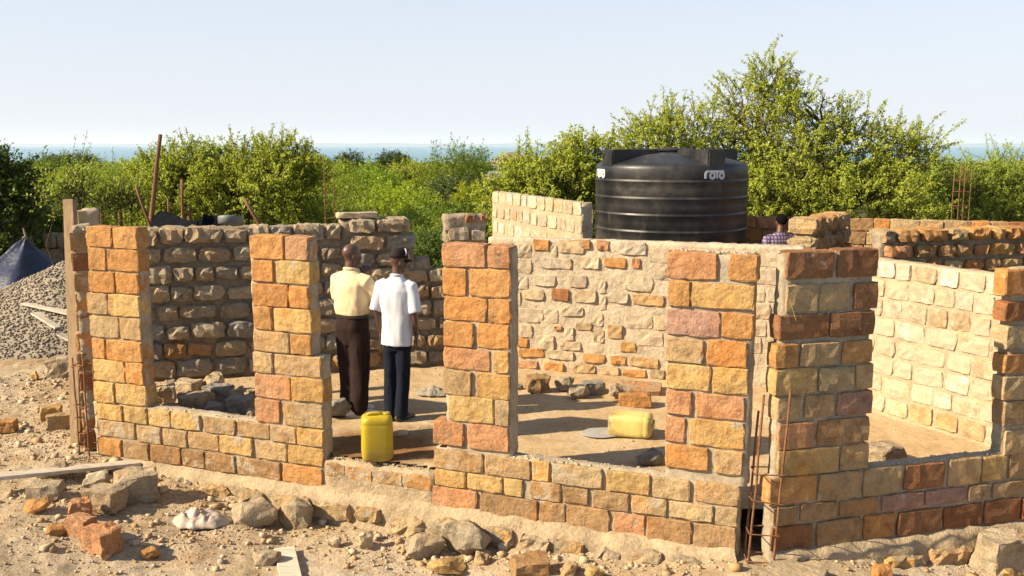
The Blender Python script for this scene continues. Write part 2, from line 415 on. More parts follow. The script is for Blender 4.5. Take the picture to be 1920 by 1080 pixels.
def far_z(r, y):
    z = -.95
    if y > 13: z += min(.5, (y - 13) * .12)
    if y > 17: z -= .055 * min(y - 17, 100)
    if y > 117: z -= .0155 * (y - 117)
    return z
V = []; F = []; NA = 72; radii = [4.5, 9, 13, 16, 20, 26, 34, 46, 62, 85, 117, 170, 260, 420, 700, 1200, 2000, 2700]
for r in radii:
    for k in range(NA + 1):
        a = R(-50 + 280 * k / NA); x, y = r * math.cos(a), r * math.sin(a)
        V.append((x, y, far_z(r, y) + (0 if r < 16 else .0) + n3((x, y, 0), .02) * (.0 if r < 30 else min(2, r * .006))))
for i in range(len(radii) - 1):
    for k in range(NA):
        a = i * (NA + 1) + k; F.append((a, a + NA + 1, a + NA + 2, a + 1))
def scrub_mat():
    m = MT('scrub_ground', 1, .1); v = m.noise(.25, 6, .65); w = m.noise(2.5, 5, .7)
    c = m.ramp(v, [(.35, (.05, .07, .015)), (.5, (.09, .10, .025)), (.66, (.30, .23, .12))]); c = m.mix(1.0, c, m.ramp(w, [(.3, (.6, .6, .6)), (.7, (1.2, 1.2, 1.2))]), 'MULTIPLY'); m.color(c); return m.m
tag(obj('terrain', mesh('terrain', V, F, scrub_mat(), True)), kind='structure')
def sea_mat():
    m = MT('sea_water', .28, .5); v = m.noise(.004, 4, .6, None, (1, 3, 1)); m.color(m.ramp(v, [(.35, (.04, .26, .42)), (.65, (.07, .34, .48))])); m.bump(m.noise(.09, 5, .6), .25, 1.0); return m.m
tag(obj('sea', mesh('sea', [(-42000, 900, -38), (42000, 900, -38), (42000, 34000, -38), (-42000, 34000, -38)], [(0, 1, 2, 3)], sea_mat())), kind='structure')
# far shore: low hills across the water
V = []; F = []; n = 120
for i in range(n + 1):
    x = -17000 + 34000 * i / n; hgt = 40 + 75 * max(0, n3((x, 0, 0), .00025, 4) + .25) + 25 * n3((x, 5, 0), .001, 2)
    for y, z in ((26000, -60), (26800, hgt - 38), (29000, hgt * 1.1 - 38), (31000, -60)): V.append((x, y, z))
for i in range(n):
    for k in range(3):
        a = i * 4 + k; F.append((a, a + 4, a + 5, a + 1))
tag(obj('hills', mesh('hills', V, F, plain('far_shore', (.14, .15, .1), 1, .1), True)), kind='structure')

# air between the near things and the far shore
hm_ = bpy.data.materials.new('air'); hm_.use_nodes = True; hn = hm_.node_tree.nodes; hn.remove(hn['Principled BSDF'])
hv_ = hn.new('ShaderNodeVolumePrincipled'); hv_.inputs['Color'].default_value = (.86, .92, 1, 1); hv_.inputs['Density'].default_value = .00005; hv_.inputs['Anisotropy'].default_value = .1
hm_.node_tree.links.new(hv_.outputs[0], hn['Material Output'].inputs['Volume'])
bm = bmesh.new(); box(bm, (0, 16000, 35), (90000, 38000, 200)); tag(obj('haze', bm_mesh('haze', bm, hm_)), 'pale haze in the air over the sea', None, None, 'stuff')
# floor of the building (raised slab of trodden sand)
FP = [(-4.15, 9.52), (1.68, 7.22), (2.05, 7.22), (5.5, 8.25), (5.5, 10.6), (3.5, 11.05), (-.3, 12.45), (-5.0, 11.2)]
def inpoly(x, y, P=FP):
    c = False
    for (a, b), (e, f) in zip(P, P[1:] + P[:1]):
        if (b > y) != (f > y) and x < (e - a) * (y - b) / (f - b) + a: c = not c
    return c
def flz(x, y): return .012 * n3((x, y, 0), 1.5) + .012 * n3((x, y, 4), 5) + .005 * n3((x, y, 2), 18)
tag(grid('floor', -5.2, 5.6, 7.1, 12.6, .05, flz, M_FLOOR, inpoly), kind='structure')

# ------------------------------------------------------------------ front wall (two runs either side of the doorway)
A1 = atz(180, 850, -.3); B1 = atz(1385, 1030, -.3)
FL = Wall('front_wall', A1, B1, 'sunlit front wall left of the doorway, two orange brick piers over a window sill', T=.16)
def run(w, xref, rows, smear=.05):
    for y0, y1, bs in rows: w.course(bs, xref, y0, y1, smear)
run(FL, 205, [  # left pier
    (425, 464, [(162, 210, 'o'), (212, 256, 'o')]), (467, 508, [(165, 198, 'o'), (200, 259, 'o')]), (511, 549, [(166, 215, 'o'), (218, 259, 'o')]),
    (552, 591, [(163, 202, 't'), (203, 262, 'y')]), (594, 633, [(168, 222, 't'), (224, 264, 't')]), (636, 674, [(174, 197, 'o'), (199, 267, 'o')]),
    (677, 715, [(174, 234, 'y'), (236, 269, 'o')]), (718, 755, [(178, 215, 'y'), (217, 273, 'y')])])
run(FL, 520, [  # right pier
    (443, 486, [(470, 531, 'o'), (535, 577, 'r')]), (489, 531, [(472, 513, 'o'), (517, 580, 'y')]), (534, 575, [(473, 541, 'o'), (544, 580, 'o')]),
    (578, 621, [(476, 510, 'o'), (515, 585, 'y')]), (624, 661, [(475, 541, 't'), (545, 582, 'o')]), (664, 702, [(476, 510, 't'), (515, 602, 't')]),
    (705, 747, [(477, 543, 'r'), (547, 607, 'y')]), (751, 795, [(479, 524, 'r'), (533, 605, 't')])])
run(FL, 205, [(758, 786, [(181, 230, 'y'), (233, 274, 'y'), (278, 318, 'y'), (320, 374, 'y'), (380, 439, 't'), (444, 504, 't'), (506, 554, 't'), (557, 606, 'y')]),
    (789, 819, [(183, 252, 't'), (256, 300, 't'), (304, 349, 't'), (352, 407, 't'), (412, 472, 'y'), (478, 535, 't'), (539, 605, 'y')]),
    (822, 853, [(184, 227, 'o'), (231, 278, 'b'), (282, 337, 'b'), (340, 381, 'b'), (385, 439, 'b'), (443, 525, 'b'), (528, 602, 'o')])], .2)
uP1 = FL.pl(262, 600)[0]; uP2a = FL.pl(473, 600)[0]; uP2b = FL.pl(580, 600)[0]; uP2c = FL.pl(604, 740)[0]; zs = FL.pl(205, 757)[1]; zt = 1.985
FL.core([(FL.pl(171, 600)[0], uP1 + .012, zs, zt), (uP2a, uP2b + .012, FL.pl(520, 662)[1], zt), (uP2a, uP2c + .008, zs, FL.pl(520, 662)[1]), (.0, uP2c + .008, -.42, zs + .012)])

FR = Wall('front_wall', A1, B1, 'sunlit front wall right of the doorway, two brick piers and a long sill below', T=.16, base=atz(815, 955, -.3))
run(FR, 895, [
    (459, 501, [(830, 909, 'r'), (916, 956, 'r')]), (505, 556, [(830, 873, 'o'), (880, 957, 'o')]), (559, 604, [(832, 912, 'o'), (916, 958, 'o')]),
    (607, 652, [(831, 887, 'o'), (895, 954, 'o')]), (655, 694, [(832, 917, 'r'), (926, 955, 'y')]), (698, 744, [(833, 884, 't'), (893, 955, 'y')]),
    (747, 793, [(842, 925, 'y'), (930, 955, 't')]), (796, 841, [(813, 868, 'r'), (877, 953, 'r')])])
run(FR, 1330, [
    (474, 524, [(1251, 1346, 'r'), (1367, 1421, 'o')]), (530, 579, [(1253, 1295, 'o'), (1297, 1416, 'y')]), (584, 632, [(1250, 1350, 'p'), (1355, 1414, 'o')]),
    (637, 683, [(1250, 1318, 't'), (1325, 1403, 'o')]), (687, 734, [(1249, 1331, 'y'), (1337, 1404, 'y')]), (739, 783, [(1248, 1296, 'r'), (1305, 1397, 'r')]),
    (788, 836, [(1247, 1284, 'r'), (1292, 1395, 'y')]), (840, 884, [(1247, 1328, 'o'), (1340, 1392, 't')])])
run(FR, 835, [(843, 878, [(814, 904, 't'), (909, 994, 't'), (997, 1030, 'y'), (1035, 1130, 't'), (1138, 1219, 'y'), (1226, 1296, 't'), (1305, 1387, 't')]),
    (881, 911, [(816, 873, 'y'), (877, 941, 'y'), (945, 978, 'y'), (993, 1052, 'b'), (1055, 1104, 'b'), (1112, 1180, 'b'), (1186, 1250, 't'), (1257, 1340, 't'), (1344, 1386, 't')]),
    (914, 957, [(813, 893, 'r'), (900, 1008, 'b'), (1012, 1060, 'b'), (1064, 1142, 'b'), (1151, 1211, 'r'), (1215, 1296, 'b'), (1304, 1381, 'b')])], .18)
u3a = FR.pl(834, 600)[0]; u3b = FR.pl(957, 600)[0]; u4a = FR.pl(1252, 640)[0]; u4b = FR.pl(1406, 700)[0]; u4c = FR.pl(1384, 960)[0]; u3s = FR.pl(817, 900)[0]
zs2 = FR.pl(835, 843)[1]; zq = FR.pl(835, 797)[1]
FR.core([(u3a, u3b + .012, zs2, zt), (u4a, u4b + .01, zs2, 2.01), (u3s, u4c + .008, -.45, zs2 + .012)])

# right wall, turned the other way at the corner
A2 = atz(1440, 1035, -.3); B2 = atz(1905, 975, -.3)
RW = Wall('right_wall', A2, B2, 'shaded dark brick wall right of the rebar corner, tall three brick wide pier at its end', T=.14)
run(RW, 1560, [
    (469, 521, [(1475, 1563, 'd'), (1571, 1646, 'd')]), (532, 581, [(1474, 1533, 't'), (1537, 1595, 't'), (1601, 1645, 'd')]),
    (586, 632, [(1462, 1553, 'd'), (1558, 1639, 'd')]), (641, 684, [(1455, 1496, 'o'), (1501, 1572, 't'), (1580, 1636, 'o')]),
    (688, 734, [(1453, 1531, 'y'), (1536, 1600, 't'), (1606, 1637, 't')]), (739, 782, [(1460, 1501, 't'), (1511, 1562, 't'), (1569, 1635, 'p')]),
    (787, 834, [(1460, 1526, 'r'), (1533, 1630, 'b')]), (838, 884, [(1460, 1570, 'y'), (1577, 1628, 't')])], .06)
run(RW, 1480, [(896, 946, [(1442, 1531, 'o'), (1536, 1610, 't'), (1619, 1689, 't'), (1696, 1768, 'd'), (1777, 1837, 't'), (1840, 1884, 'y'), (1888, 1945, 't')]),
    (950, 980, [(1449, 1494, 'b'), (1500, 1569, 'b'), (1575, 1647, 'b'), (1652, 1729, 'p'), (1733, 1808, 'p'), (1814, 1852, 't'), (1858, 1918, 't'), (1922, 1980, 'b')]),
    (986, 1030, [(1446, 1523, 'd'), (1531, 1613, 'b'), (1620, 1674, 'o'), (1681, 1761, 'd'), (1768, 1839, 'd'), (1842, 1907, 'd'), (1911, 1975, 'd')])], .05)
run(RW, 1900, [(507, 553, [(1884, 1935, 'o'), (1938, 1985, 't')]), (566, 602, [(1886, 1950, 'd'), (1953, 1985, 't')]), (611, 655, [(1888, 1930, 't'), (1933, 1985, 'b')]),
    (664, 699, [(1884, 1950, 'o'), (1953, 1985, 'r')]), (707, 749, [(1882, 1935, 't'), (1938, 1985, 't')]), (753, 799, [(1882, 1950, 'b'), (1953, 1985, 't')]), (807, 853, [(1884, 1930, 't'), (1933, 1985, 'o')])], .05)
u5a = RW.pl(1466, 640)[0]; u5b = RW.pl(1632, 640)[0]; zs3 = RW.pl(1480, 895)[1]; u6a = RW.pl(1890, 700)[0]; u6b = RW.pl(1985, 700)[0]
RW.core([(u5a, u5b, zs3, 2.02), (u6a, u6b, zs3, RW.pl(1900, 505)[1]), (.02, u6b + .1, -.45, zs3 + .012)])

# foundations: mortar ledge and half buried stones
def foundation(name, w, u0, u1, zt_, label, dz=.34):
    r = empty(name, w.W(u0, zt_), label, 'foundation'); V = []; F = []; st = .07; nu = int((u1 - u0) / st)
    prof = [(.05, zt_ + .015), (-.02, zt_ - .01), (-.05, zt_ - .04), (-.075, zt_ - .085), (-.085, zt_ - .13), (-.09, zt_ - .2), (-.11, zt_ - .27), (-.16, zt_ - dz)]
    for i in range(nu + 1):
        u = u0 + (u1 - u0) * i / nu
        for (dd, z) in prof:
            p = w.W(u, z, dd); p += Vector((n3(p, 6, 3), n3(p, 6, 1), n3(p, 6, 7) * .8)) * .045 + Vector((n3(p, 20), n3(p, 20, 4), n3(p, 20, 9))) * .018
            V.append(p - r.location)
    k = len(prof)
    for i in range(nu):
        for j in range(k - 1):
            a = i * k + j; F.append((a, a + 1, a + k + 1, a + k))
    obj('mortar', mesh('mortar', V, F, M_LEDGE, True), r)
    u = u0 + .1
    while u < u1 - .25:
        ww = rnd.uniform(.2, .42); hh = rnd.uniform(.12, .18); d, (vw, vh, me) = pick('rubble', ww, hh)
        c = w.W(u + ww / 2, zt_ - .10 - hh / 2 + rnd.uniform(-.025, .02), -.005) - r.location
        obj('stone', me, r, c, (rnd.uniform(-.06, .06), rnd.uniform(-.06, .06), w.h), (ww / vw, 1.05, hh / vh), (*tint(rnd.choice('ttysb')), rnd.uniform(.3, .6)))
        u += ww + rnd.uniform(.01, .12)
foundation('foundation', FL, .35, FR.pl(1384, 960)[0], -.30, 'low stone and mortar foundation under the sunlit front wall')
foundation('foundation', RW, .05, 3.2, -.31, 'rough stone foundation under the shaded right wall')
# doorway threshold
TH = Wall('threshold', A1, B1, 'rough mortar threshold with a buried brick edge between the two front piers', 'threshold', mortar=M_LEDGE, base=FL.W(uP2c + .3, -.3))
TH.key = 'brick'
for x0, x1, k in ((612, 648, 'b'), (652, 698, 'o'), (706, 755, 'b'), (760, 810, 'o')):
    ua, ub = TH.pl(x0, 920)[0], TH.pl(x1, 920)[0]; TH.brick(ua, ub, -.19, -.055, tint(k), .45)
TH.T = .3; TH.core([(uP2c + .01, u3s - .01, -.42, -.025)], .004, .05, .012)

# left side wall: short pier at the corner, low sill, hidden far end
LC = atz(161, 846, -.3); LE = Vector((-5.25, 11.7, 0))
LW = Wall('left_wall', LE, LC, 'narrow dark stepped brick pier edge-on behind the timber post')
uL = LW.L
for i in range(11):
    z0 = -.28 + i * .205
    a = uL - .17 + rnd.uniform(-.03, .03)
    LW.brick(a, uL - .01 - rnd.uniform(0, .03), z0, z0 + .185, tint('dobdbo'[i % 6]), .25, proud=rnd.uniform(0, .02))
LW.core([(uL - .15, uL - .03, -.3, 2.03), (.1, uL - .17, -.42, .08), (.05, .5, .08, 2.06)], .014)
LW.rubble(lambda u: .1, 'tob', z0=-.3, u0=.1, u1=uL - .19); LW.rubble(lambda u: 2.06, 'tob', z0=.1, u0=.05, u1=.5, name='brick')

# timber post standing in front of the corner
def board(name, a, b, wdt, thk, mat, label, cat, parent=None, up=(0, 0, 1), warp=.0, group=None):
    a = Vector(a); b = Vector(b); d = (b - a).normalized(); upv = Vector(up); x = d.cross(upv).normalized(); z = x.cross(d).normalized()
    n = 8; V = []; F = []; o = a
    for i in range(n + 1):
        c = a + (b - a) * i / n + z * warp * math.sin(math.pi * i / n) - o
        for sx, sz in ((-1, -1), (1, -1), (1, 1), (-1, 1)):
            q = c + x * sx * wdt / 2 + z * sz * thk / 2; q += Vector((n3(q + o, 5), n3(q + o, 5, 3), n3(q + o, 5, 8))) * .004; V.append(q)
    for i in range(n):
        for k in range(4):
            A_ = i * 4 + k; B_ = i * 4 + (k + 1) % 4; F.append((A_, B_, B_ + 4, A_ + 4))
    F += [(3, 2, 1, 0), (n * 4, n * 4 + 1, n * 4 + 2, n * 4 + 3)]
    bm = bmesh.new(); bm.from_mesh(mesh('t', V, F)); bmesh.ops.bevel(bm, geom=[e for e in bm.edges if len(e.link_faces) == 2 and e.calc_face_angle() > .6], offset=.004, segments=1, affect='EDGES')
    return tag(obj(name, bm_mesh(name, bm, mat), None, o), label, cat, group)
pb = atY(148, 848, 9.72); pt = atY(131, 374, 10.05)
board('timber_post', pb + Vector((-.02, 0, -.1)), pt, .12, .07, M_POST, 'tall weathered timber post at the left corner of the building', 'post', up=(.2, 1, 0), warp=.01)

# ------------------------------------------------------------------ rubble walls round the back of the rooms
GA = Vector((-5.15, 11.05, 0)); GB = Vector((-.32, 12.28, 0))
GW = Wall('rubble_wall', GA, GB, 'grey rubble stone wall in shade behind the two standing men', key='rubble', mortar=M_MORTARG, T=.3)
ub = lambda x: GW.pl(x, 470)[0]
def gtop(u):
    if u < ub(640): return 1.86
    if u < ub(735): return 1.93
    if u < ub(762): return 1.93
    if u < ub(775): return 1.66
    if u < ub(806): return 1.42
    if u < ub(838): return 1.27
    return 1.94
GW.core([(0, ub(640), -.2, 1.84), (ub(640), ub(764), -.2, 1.9), (ub(764), ub(776), -.2, 1.64), (ub(776), ub(806), -.2, 1.40), (ub(806), ub(836), -.2, 1.25), (ub(836), GW.L, -.2, 1.94)], .032, .06, .02)
def grow(row, z):
    if z < .35: return 'gkbs', (.1, .4), (.2, .42)
    if z < .75: return 'gksg', (.3, .75), (.2, .45)
    return 'gsgksg', (.02, .3), (.2, .44)
for ua, ue, tf in ((.02, ub(640), lambda u: 1.86), (ub(640), ub(836), gtop)):
    GW.rubble(tf, 'gsk', z0=.02, rh=(.19, .22), gap=(.008, .03), u0=ua, u1=ue, proud=(.0, .045), rowfn=grow, hj=.72)
for (x0, y0, x1, y1, k) in ((1060, 0, 0, 0, 'd'),):
    pass
GW.key = 'cream'
GW.rubble(lambda u: 1.5, 's', z0=.02, u0=ub(838), smear=(.5, .9))
for x0, y0, x1, y1, k in ((873, 404, 890, 416, 'd'), (902, 404, 914, 416, 'd'), (842, 428, 880, 450, 's'), (884, 432, 910, 450, 's')):
    a = GW.pl(x0, y0); b = GW.pl(x1, y1); GW.brick(a[0], b[0], b[1], a[1], tint(k), .25, 'stone', .005)
# stray block lying on the wall
GW.key = 'rubble'

LA = Vector((-.30, 12.10, 0)); LB = Vector((3.33, 10.87, 0))
IW = Wall('rubble_wall', LA, LB, 'bright cement smeared rubble wall below the black water tank', key='cream', mortar=M_MORTARC, T=.25)
iu = lambda x: IW.pl(x, 520)[0]
def itop(u):
    return 1.67
IW.core([(0, IW.L, -.2, 1.665)], .009, .05, .006, .004)
spec = [(1063, 447, 1108, 468, 'o'), (1000, 449, 1030, 470, 'o'), (1046, 446, 1096, 474, 'c'), (1118, 452, 1142, 470, 'r'), (1162, 448, 1212, 478, 'w'), (1012, 484, 1072, 504, 'w'),
        (1090, 482, 1124, 505, 'c'), (1132, 484, 1174, 502, 'o'), (1185, 485, 1200, 503, 'r'), (1035, 542, 1068, 564, 'd'), (1000, 515, 1042, 536, 'c'), (1066, 515, 1100, 538, 'w'), (1170, 518, 1224, 546, 'c'),
        (980, 545, 1020, 562, 'c'), (1078, 545, 1120, 568, 'c'), (1140, 548, 1180, 568, 'c'), (1186, 552, 1246, 572, 't'), (1052, 575, 1094, 592, 'c'), (1040, 612, 1054, 620, 'r'), (1080, 605, 1110, 618, 't'),
        (1139, 608, 1168, 634, 't'), (1162, 642, 1192, 660, 'y'), (968, 634, 990, 650, 'o'), (1005, 628, 1040, 655, 'c'), (1050, 640, 1090, 656, 'c'),
        (972, 655, 1020, 670, 'o'), (1024, 658, 1076, 674, 'c'), (1092, 664, 1134, 680, 'o'), (1144, 669, 1174, 684, 'o'), (1180, 670, 1236, 688, 't'),
        (968, 677, 1010, 691, 'r'), (1020, 680, 1058, 696, 'o'), (1073, 683, 1116, 701, 't'), (1129, 689, 1161, 704, 't'), (1167, 693, 1212, 709, 'o'), (1219, 694, 1246, 712, 't')]
for x0, y0, x1, y1, k in spec:
    xm, ym = (x0 + x1) / 2, (y0 + y1) / 2; a0 = IW.pl(x0, ym)[0]; a1 = IW.pl(x1, ym)[0]; z1 = IW.pl(xm, y0)[1]; z0 = IW.pl(xm, y1)[1]
    IW.brick(a0, a1, max(z0, .005), min(z1, 1.665), tint(k), .3 if k in 'cw' else .12, 'stone', .012, tilt=.05)
# other stones of the same wall, flush and washed with cement
occ = [(IW.pl(x0, (y0 + y1) / 2)[0], IW.pl(x1, (y0 + y1) / 2)[0], IW.pl((x0 + x1) / 2, y1)[1], IW.pl((x0 + x1) / 2, y0)[1]) for x0, y0, x1, y1, k in spec]
z = .40
while z < 1.9:
    u = .02; h = .19
    while u < IW.L - .1:
        for w in (rnd.uniform(.24, .38), rnd.uniform(.17, .22), .13, .09):
            if u + w < IW.L and z + h < itop(u) + .03 and all(u + w < a - .008 or u > b + .008 or z + h * .9 < c or z > d - .02 for a, b, c, d in occ):
                hh = h * rnd.uniform(.85, 1.02)
                IW.brick(u, u + w, z, min(z + hh, 1.662), tint(rnd.choice('cscwscs'), .08), rnd.uniform(.35, .8), 'stone', rnd.uniform(-.004, .006), tilt=.03)
                u += w + rnd.uniform(.006, .022); break
        else: u += .025
    z += .205
CW = Wall('cross_wall', (3.38, 10.83), (5.05, 7.60), 'cream washed stone wall with brown mortar bands in the right hand room', key='cream', mortar=M_MORTARW, T=.22)
CW.core([(0, CW.L - .02, -.2, 1.635)], .014, .06, .006, .006)
def crow(row, z):
    if z < .22: return 'toct', (.1, .4), (.2, .34)
    if z > 1.05: return 'swsgws', (.3, .6), (.17, .3)
    return 'cssswc', (.5, .9), (.2, .36)
CW.rubble(lambda u: 1.63, 'c', z0=.01, rh=(.175, .19), gap=(.02, .04), rowfn=crow, proud=(-.009, .002), u1=CW.L - .1, hj=.9)

TWA = atY(922, 362, 16.4); TWB = atY(1090, 386, 13.2)
TW = Wall('tall_wall', TWA, TWB, 'tall pale wall of small square blocks in brown bands left of the water tank', key='cream', mortar=M_MORTARW, T=.17)
TW.core([(0, TW.L, -.6, 2.03)], .008, .08, .006)
TW.rubble(lambda u: 2.035, 'ccwcs', z0=-.2, rh=(.175, .185), gap=(.055, .07), wr=(.16, .36), smear=(.05, .35), proud=(-.002, .006), hj=.92)

F1A = atY(1385, 419, 16.6); F1B = atY(1935, 405, 15.2)
FW = Wall('far_wall', F1A, F1B, 'long orange brown brick wall in the background right of the tank, lowest in the picture behind', mortar=M_MORTARG, T=.2)
FW.root['label'] = 'long brown block wall at the back under the big tree, running to the right edge'
fh = FW.pl(1650, 411)[1]
FW.core([(0, FW.L, -.6, fh - .01)], .02, .1, .008)
FW.rubble(lambda u: fh, 'otbtrd', z0=fh - 1.32, rh=(.205, .21), gap=(.012, .02), wr=(.22, .46), smear=(.0, .15), name='brick', hj=1.0)
F2A = atY(1652, 432, 13.0); F2B = atY(1940, 425, 13.6)
F2 = Wall('far_wall', F2A, F2B, 'low wall of rounded orange stones with thick grey mortar at the right edge', key='rubble', mortar=M_MORTARG, T=.3)
f2h = F2.pl(1750, 430)[1]
F2.core([(.03, F2.L, -.6, f2h - .03)], .05, .07, .02)
F2.rubble(lambda u: f2h + .01, 'otyrtb', z0=f2h - 1.3, rh=(.17, .19), gap=(.03, .06), wr=(.18, .42), smear=(.0, .25), proud=(.0, .03), hj=.9)
F3A = atY(1524, 412, 13.6); F3B = atY(1592, 403, 15.2)
F3 = Wall('stub_wall', F3A, F3B, 'short shaded stub of brown stone wall beside the seated head, ends in a lit block', key='rubble', mortar=M_MORTARG, T=.34)
F3.root['label'] = 'short stub of brown stone wall right of the man in the checked shirt'
f3h = F3.pl(1540, 407)[1]
F3.core([(.12, F3.L, -.6, f3h - .03)], .04, .08, .02)
F3.rubble(lambda u: f3h, 'btto', u0=-.05, z0=f3h - 1.3, rh=(.24, .27), gap=(.02, .04), wr=(.2, .34), smear=(0, .2), proud=(0, .02))
PP = atY(1103, 420, 14.6)
pst = board('concrete_post', (PP.x + .02, PP.y, -.4), (PP.x + .02, PP.y, 2.83 - (392 - 270) / 1800 * 14.6), .09, .09, M_MORTARC, 'slim pale post against the left side of the black tank', 'post', up=(0, 1, 0))

# ------------------------------------------------------------------ black water tank
def tank_mat():
    m = MT('black_polyethylene', .42, .45); v = m.noise(1.6, 5, .62); w = m.noise(6, 5, .7, None, (1, 1, .25)); s = m.noise(30, 3)
    c = m.ramp(v, [(.35, (.016, .016, .018)), (.52, (.034, .032, .031)), (.66, (.10, .085, .065))])
    c = m.mix(m.mask(w, .58, .75), c, (.12, .10, .075)); c = m.mix(m.mask(s, .7, .78), c, (.16, .14, .11)); m.color(c)
    rr = m.ramp(v, [(.3, (.34,) * 3), (.7, (.6,) * 3)]); m.l(rr, m.b.inputs['Roughness']); m.bump(m.noise(3, 3), .25, .03); return m.m
M_TANK = tank_mat(); M_LOGO = plain('white_print', (.85, .85, .83), .5, .3, None, .04)
tc = atY(1256.5, 400, 16.0); TR = 1.245; zsh = 2.50
tank = empty('water_tank', (tc.x, 16.0, .3), 'large round black plastic water tank with white lettering', 'water tank')
O3 = .3
prof = [(TR * .96, 0), (TR, .04)]; rings = [.16, .42, .685, .945, 1.205, 1.47, 1.70]
rings = [z - O3 for z in (.69, .955, 1.215, 1.475, 1.735, 1.995, 2.26)]
for z in rings:
    prof += [(TR, z - .13), (TR + .002, z - .03), (TR + .014, z - .014), (TR + .014, z + .004), (TR - .010, z + .016), (TR - .003, z + .03)]
ztop = zsh - O3
prof += [(TR - .002, ztop - .05), (TR - .02, ztop), (TR - .07, ztop + .03)]
for k in range(1, 8):
    t = k / 8; prof.append(((TR - .08) * (1 - t) + .3 * t, ztop + .03 + .155 * math.sin(t * math.pi / 2)))
prof += [(.3, ztop + .2), (.27, ztop + .205)]
bm = bmesh.new(); lathe(bm, prof, 96); obj('shell', bm_mesh('shell', bm, M_TANK, True), tank)
bm = bmesh.new(); lathe(bm, [(.24, ztop + .17), (.24, ztop + .225), (.30, ztop + .227), (.30, ztop + .25), (.26, ztop + .262), (.1, ztop + .266), (.1, ztop + .28), (.02, ztop + .281)], 40)
obj('lid', bm_mesh('lid', bm, M_TANK, False), tank)
for k in range(4):
    a = R(-90 + 25 + 90 * k); bm = bmesh.new(); hw = .165; r0, r1 = .34, TR - .015; zt_ = 2.745 - O3; zb = ztop - .04
    P = [(r1, zb), (r1 + .002, zt_ - .02), (r1 - .03, zt_), (r0, zt_ + .0), (r0, ztop + .1)]
    vs_ = []
    for sgn in (-1, 1): vs_.append([bm.verts.new((r, sgn * hw * (1 if i < 3 else .8), z)) for i, (r, z) in enumerate(P)])
    bm.faces.new(vs_[0]); bm.faces.new(vs_[1][::-1])
    for i in range(5): bm.faces.new((vs_[0][i], vs_[1][i], vs_[1][(i + 1) % 5], vs_[0][(i + 1) % 5]))
    bmesh.ops.recalc_face_normals(bm, faces=bm.faces[:])
    bmesh.ops.bevel(bm, geom=bm.edges[:], offset=.018, segments=2, affect='EDGES')
    obj('rib', bm_mesh('rib', bm, M_TANK), tank, None, (0, 0, a))
bm = bmesh.new(); tube(bm, [(0, 0, 0), (0, 0, .07)], .035, 10); bm2 = bm_mesh('vent', bm, M_TANK)
obj('vent', bm2, tank, (.33, -.1, ztop + .235))
bm = bmesh.new(); tube(bm, [(0, 0, 0), (-.09, 0, 0)], .02, 8); obj('outlet', bm_mesh('outlet', bm, M_TANK), tank, (-TR * .95, -.45, 2.68 - O3))
def stroke_logo(ang):
    """lower-case rounded lettering wrapped round the tank as thin raised strokes"""
    bm = bmesh.new(); Hh = .125; r = TR + .003; th = .008; wd = .034
    def arc(cx, cy, rx, ry, a0, a1, n=14): return [(cx + rx * math.cos(R(a0 + (a1 - a0) * i / n)), cy + ry * math.sin(R(a0 + (a1 - a0) * i / n))) for i in range(n + 1)]
    b = wd / 2; top = Hh - b
    S_ = [[(0, 0), (0, top * .55)] + arc(.042, top * .55, .042, top * .45, 180, 90)[1:] + [(.36, top)],        # r with the long bar
          arc(.115, .055 - .012, .040, .043, 90, 450, 20), [(.2, 0), (.2, top - .005)], arc(.288, .055 - .012, .040, .043, 90, 450, 20),
          arc(.36, top * .55, .0, top * .45, 90, 90, 1)]
    S_[0] = S_[0][:-1] + [(.30, top)] + arc(.30, top * .6, .03, top * .4, 90, 30, 5)[1:]
    xo = -.165
    for k, pts in enumerate(S_[:4]):
        n = len(pts); A_ = []
        for i, (x, y) in enumerate(pts):
            x0, y0 = pts[max(i - 1, 0)]; x1, y1 = pts[min(i + 1, n - 1)]; L = math.hypot(x1 - x0, y1 - y0) or 1; nx, ny = -(y1 - y0) / L, (x1 - x0) / L
            row = []
            for sg, rr in ((1, r), (1, r + th + k * .0007), (-1, r + th + k * .0007), (-1, r)):
                px, py = x + nx * b * sg + xo, y + ny * b * sg; t = ang + px / TR
                row.append(bm.verts.new((rr * math.cos(t), rr * math.sin(t), 2.305 - O3 + py)))
            A_.append(row)
        for a, c in zip(A_, A_[1:]):
            for q in range(4): bm.faces.new((a[q], a[(q + 1) % 4], c[(q + 1) % 4], c[q]))
        bm.faces.new(A_[0]); bm.faces.new(A_[-1][::-1])
    return bm_mesh('lettering', bm, M_LOGO)
for k in range(4): obj('lettering', stroke_logo(R(-90 + 23 + 90 * k) - (R(7) if k == 3 else 0)), tank)

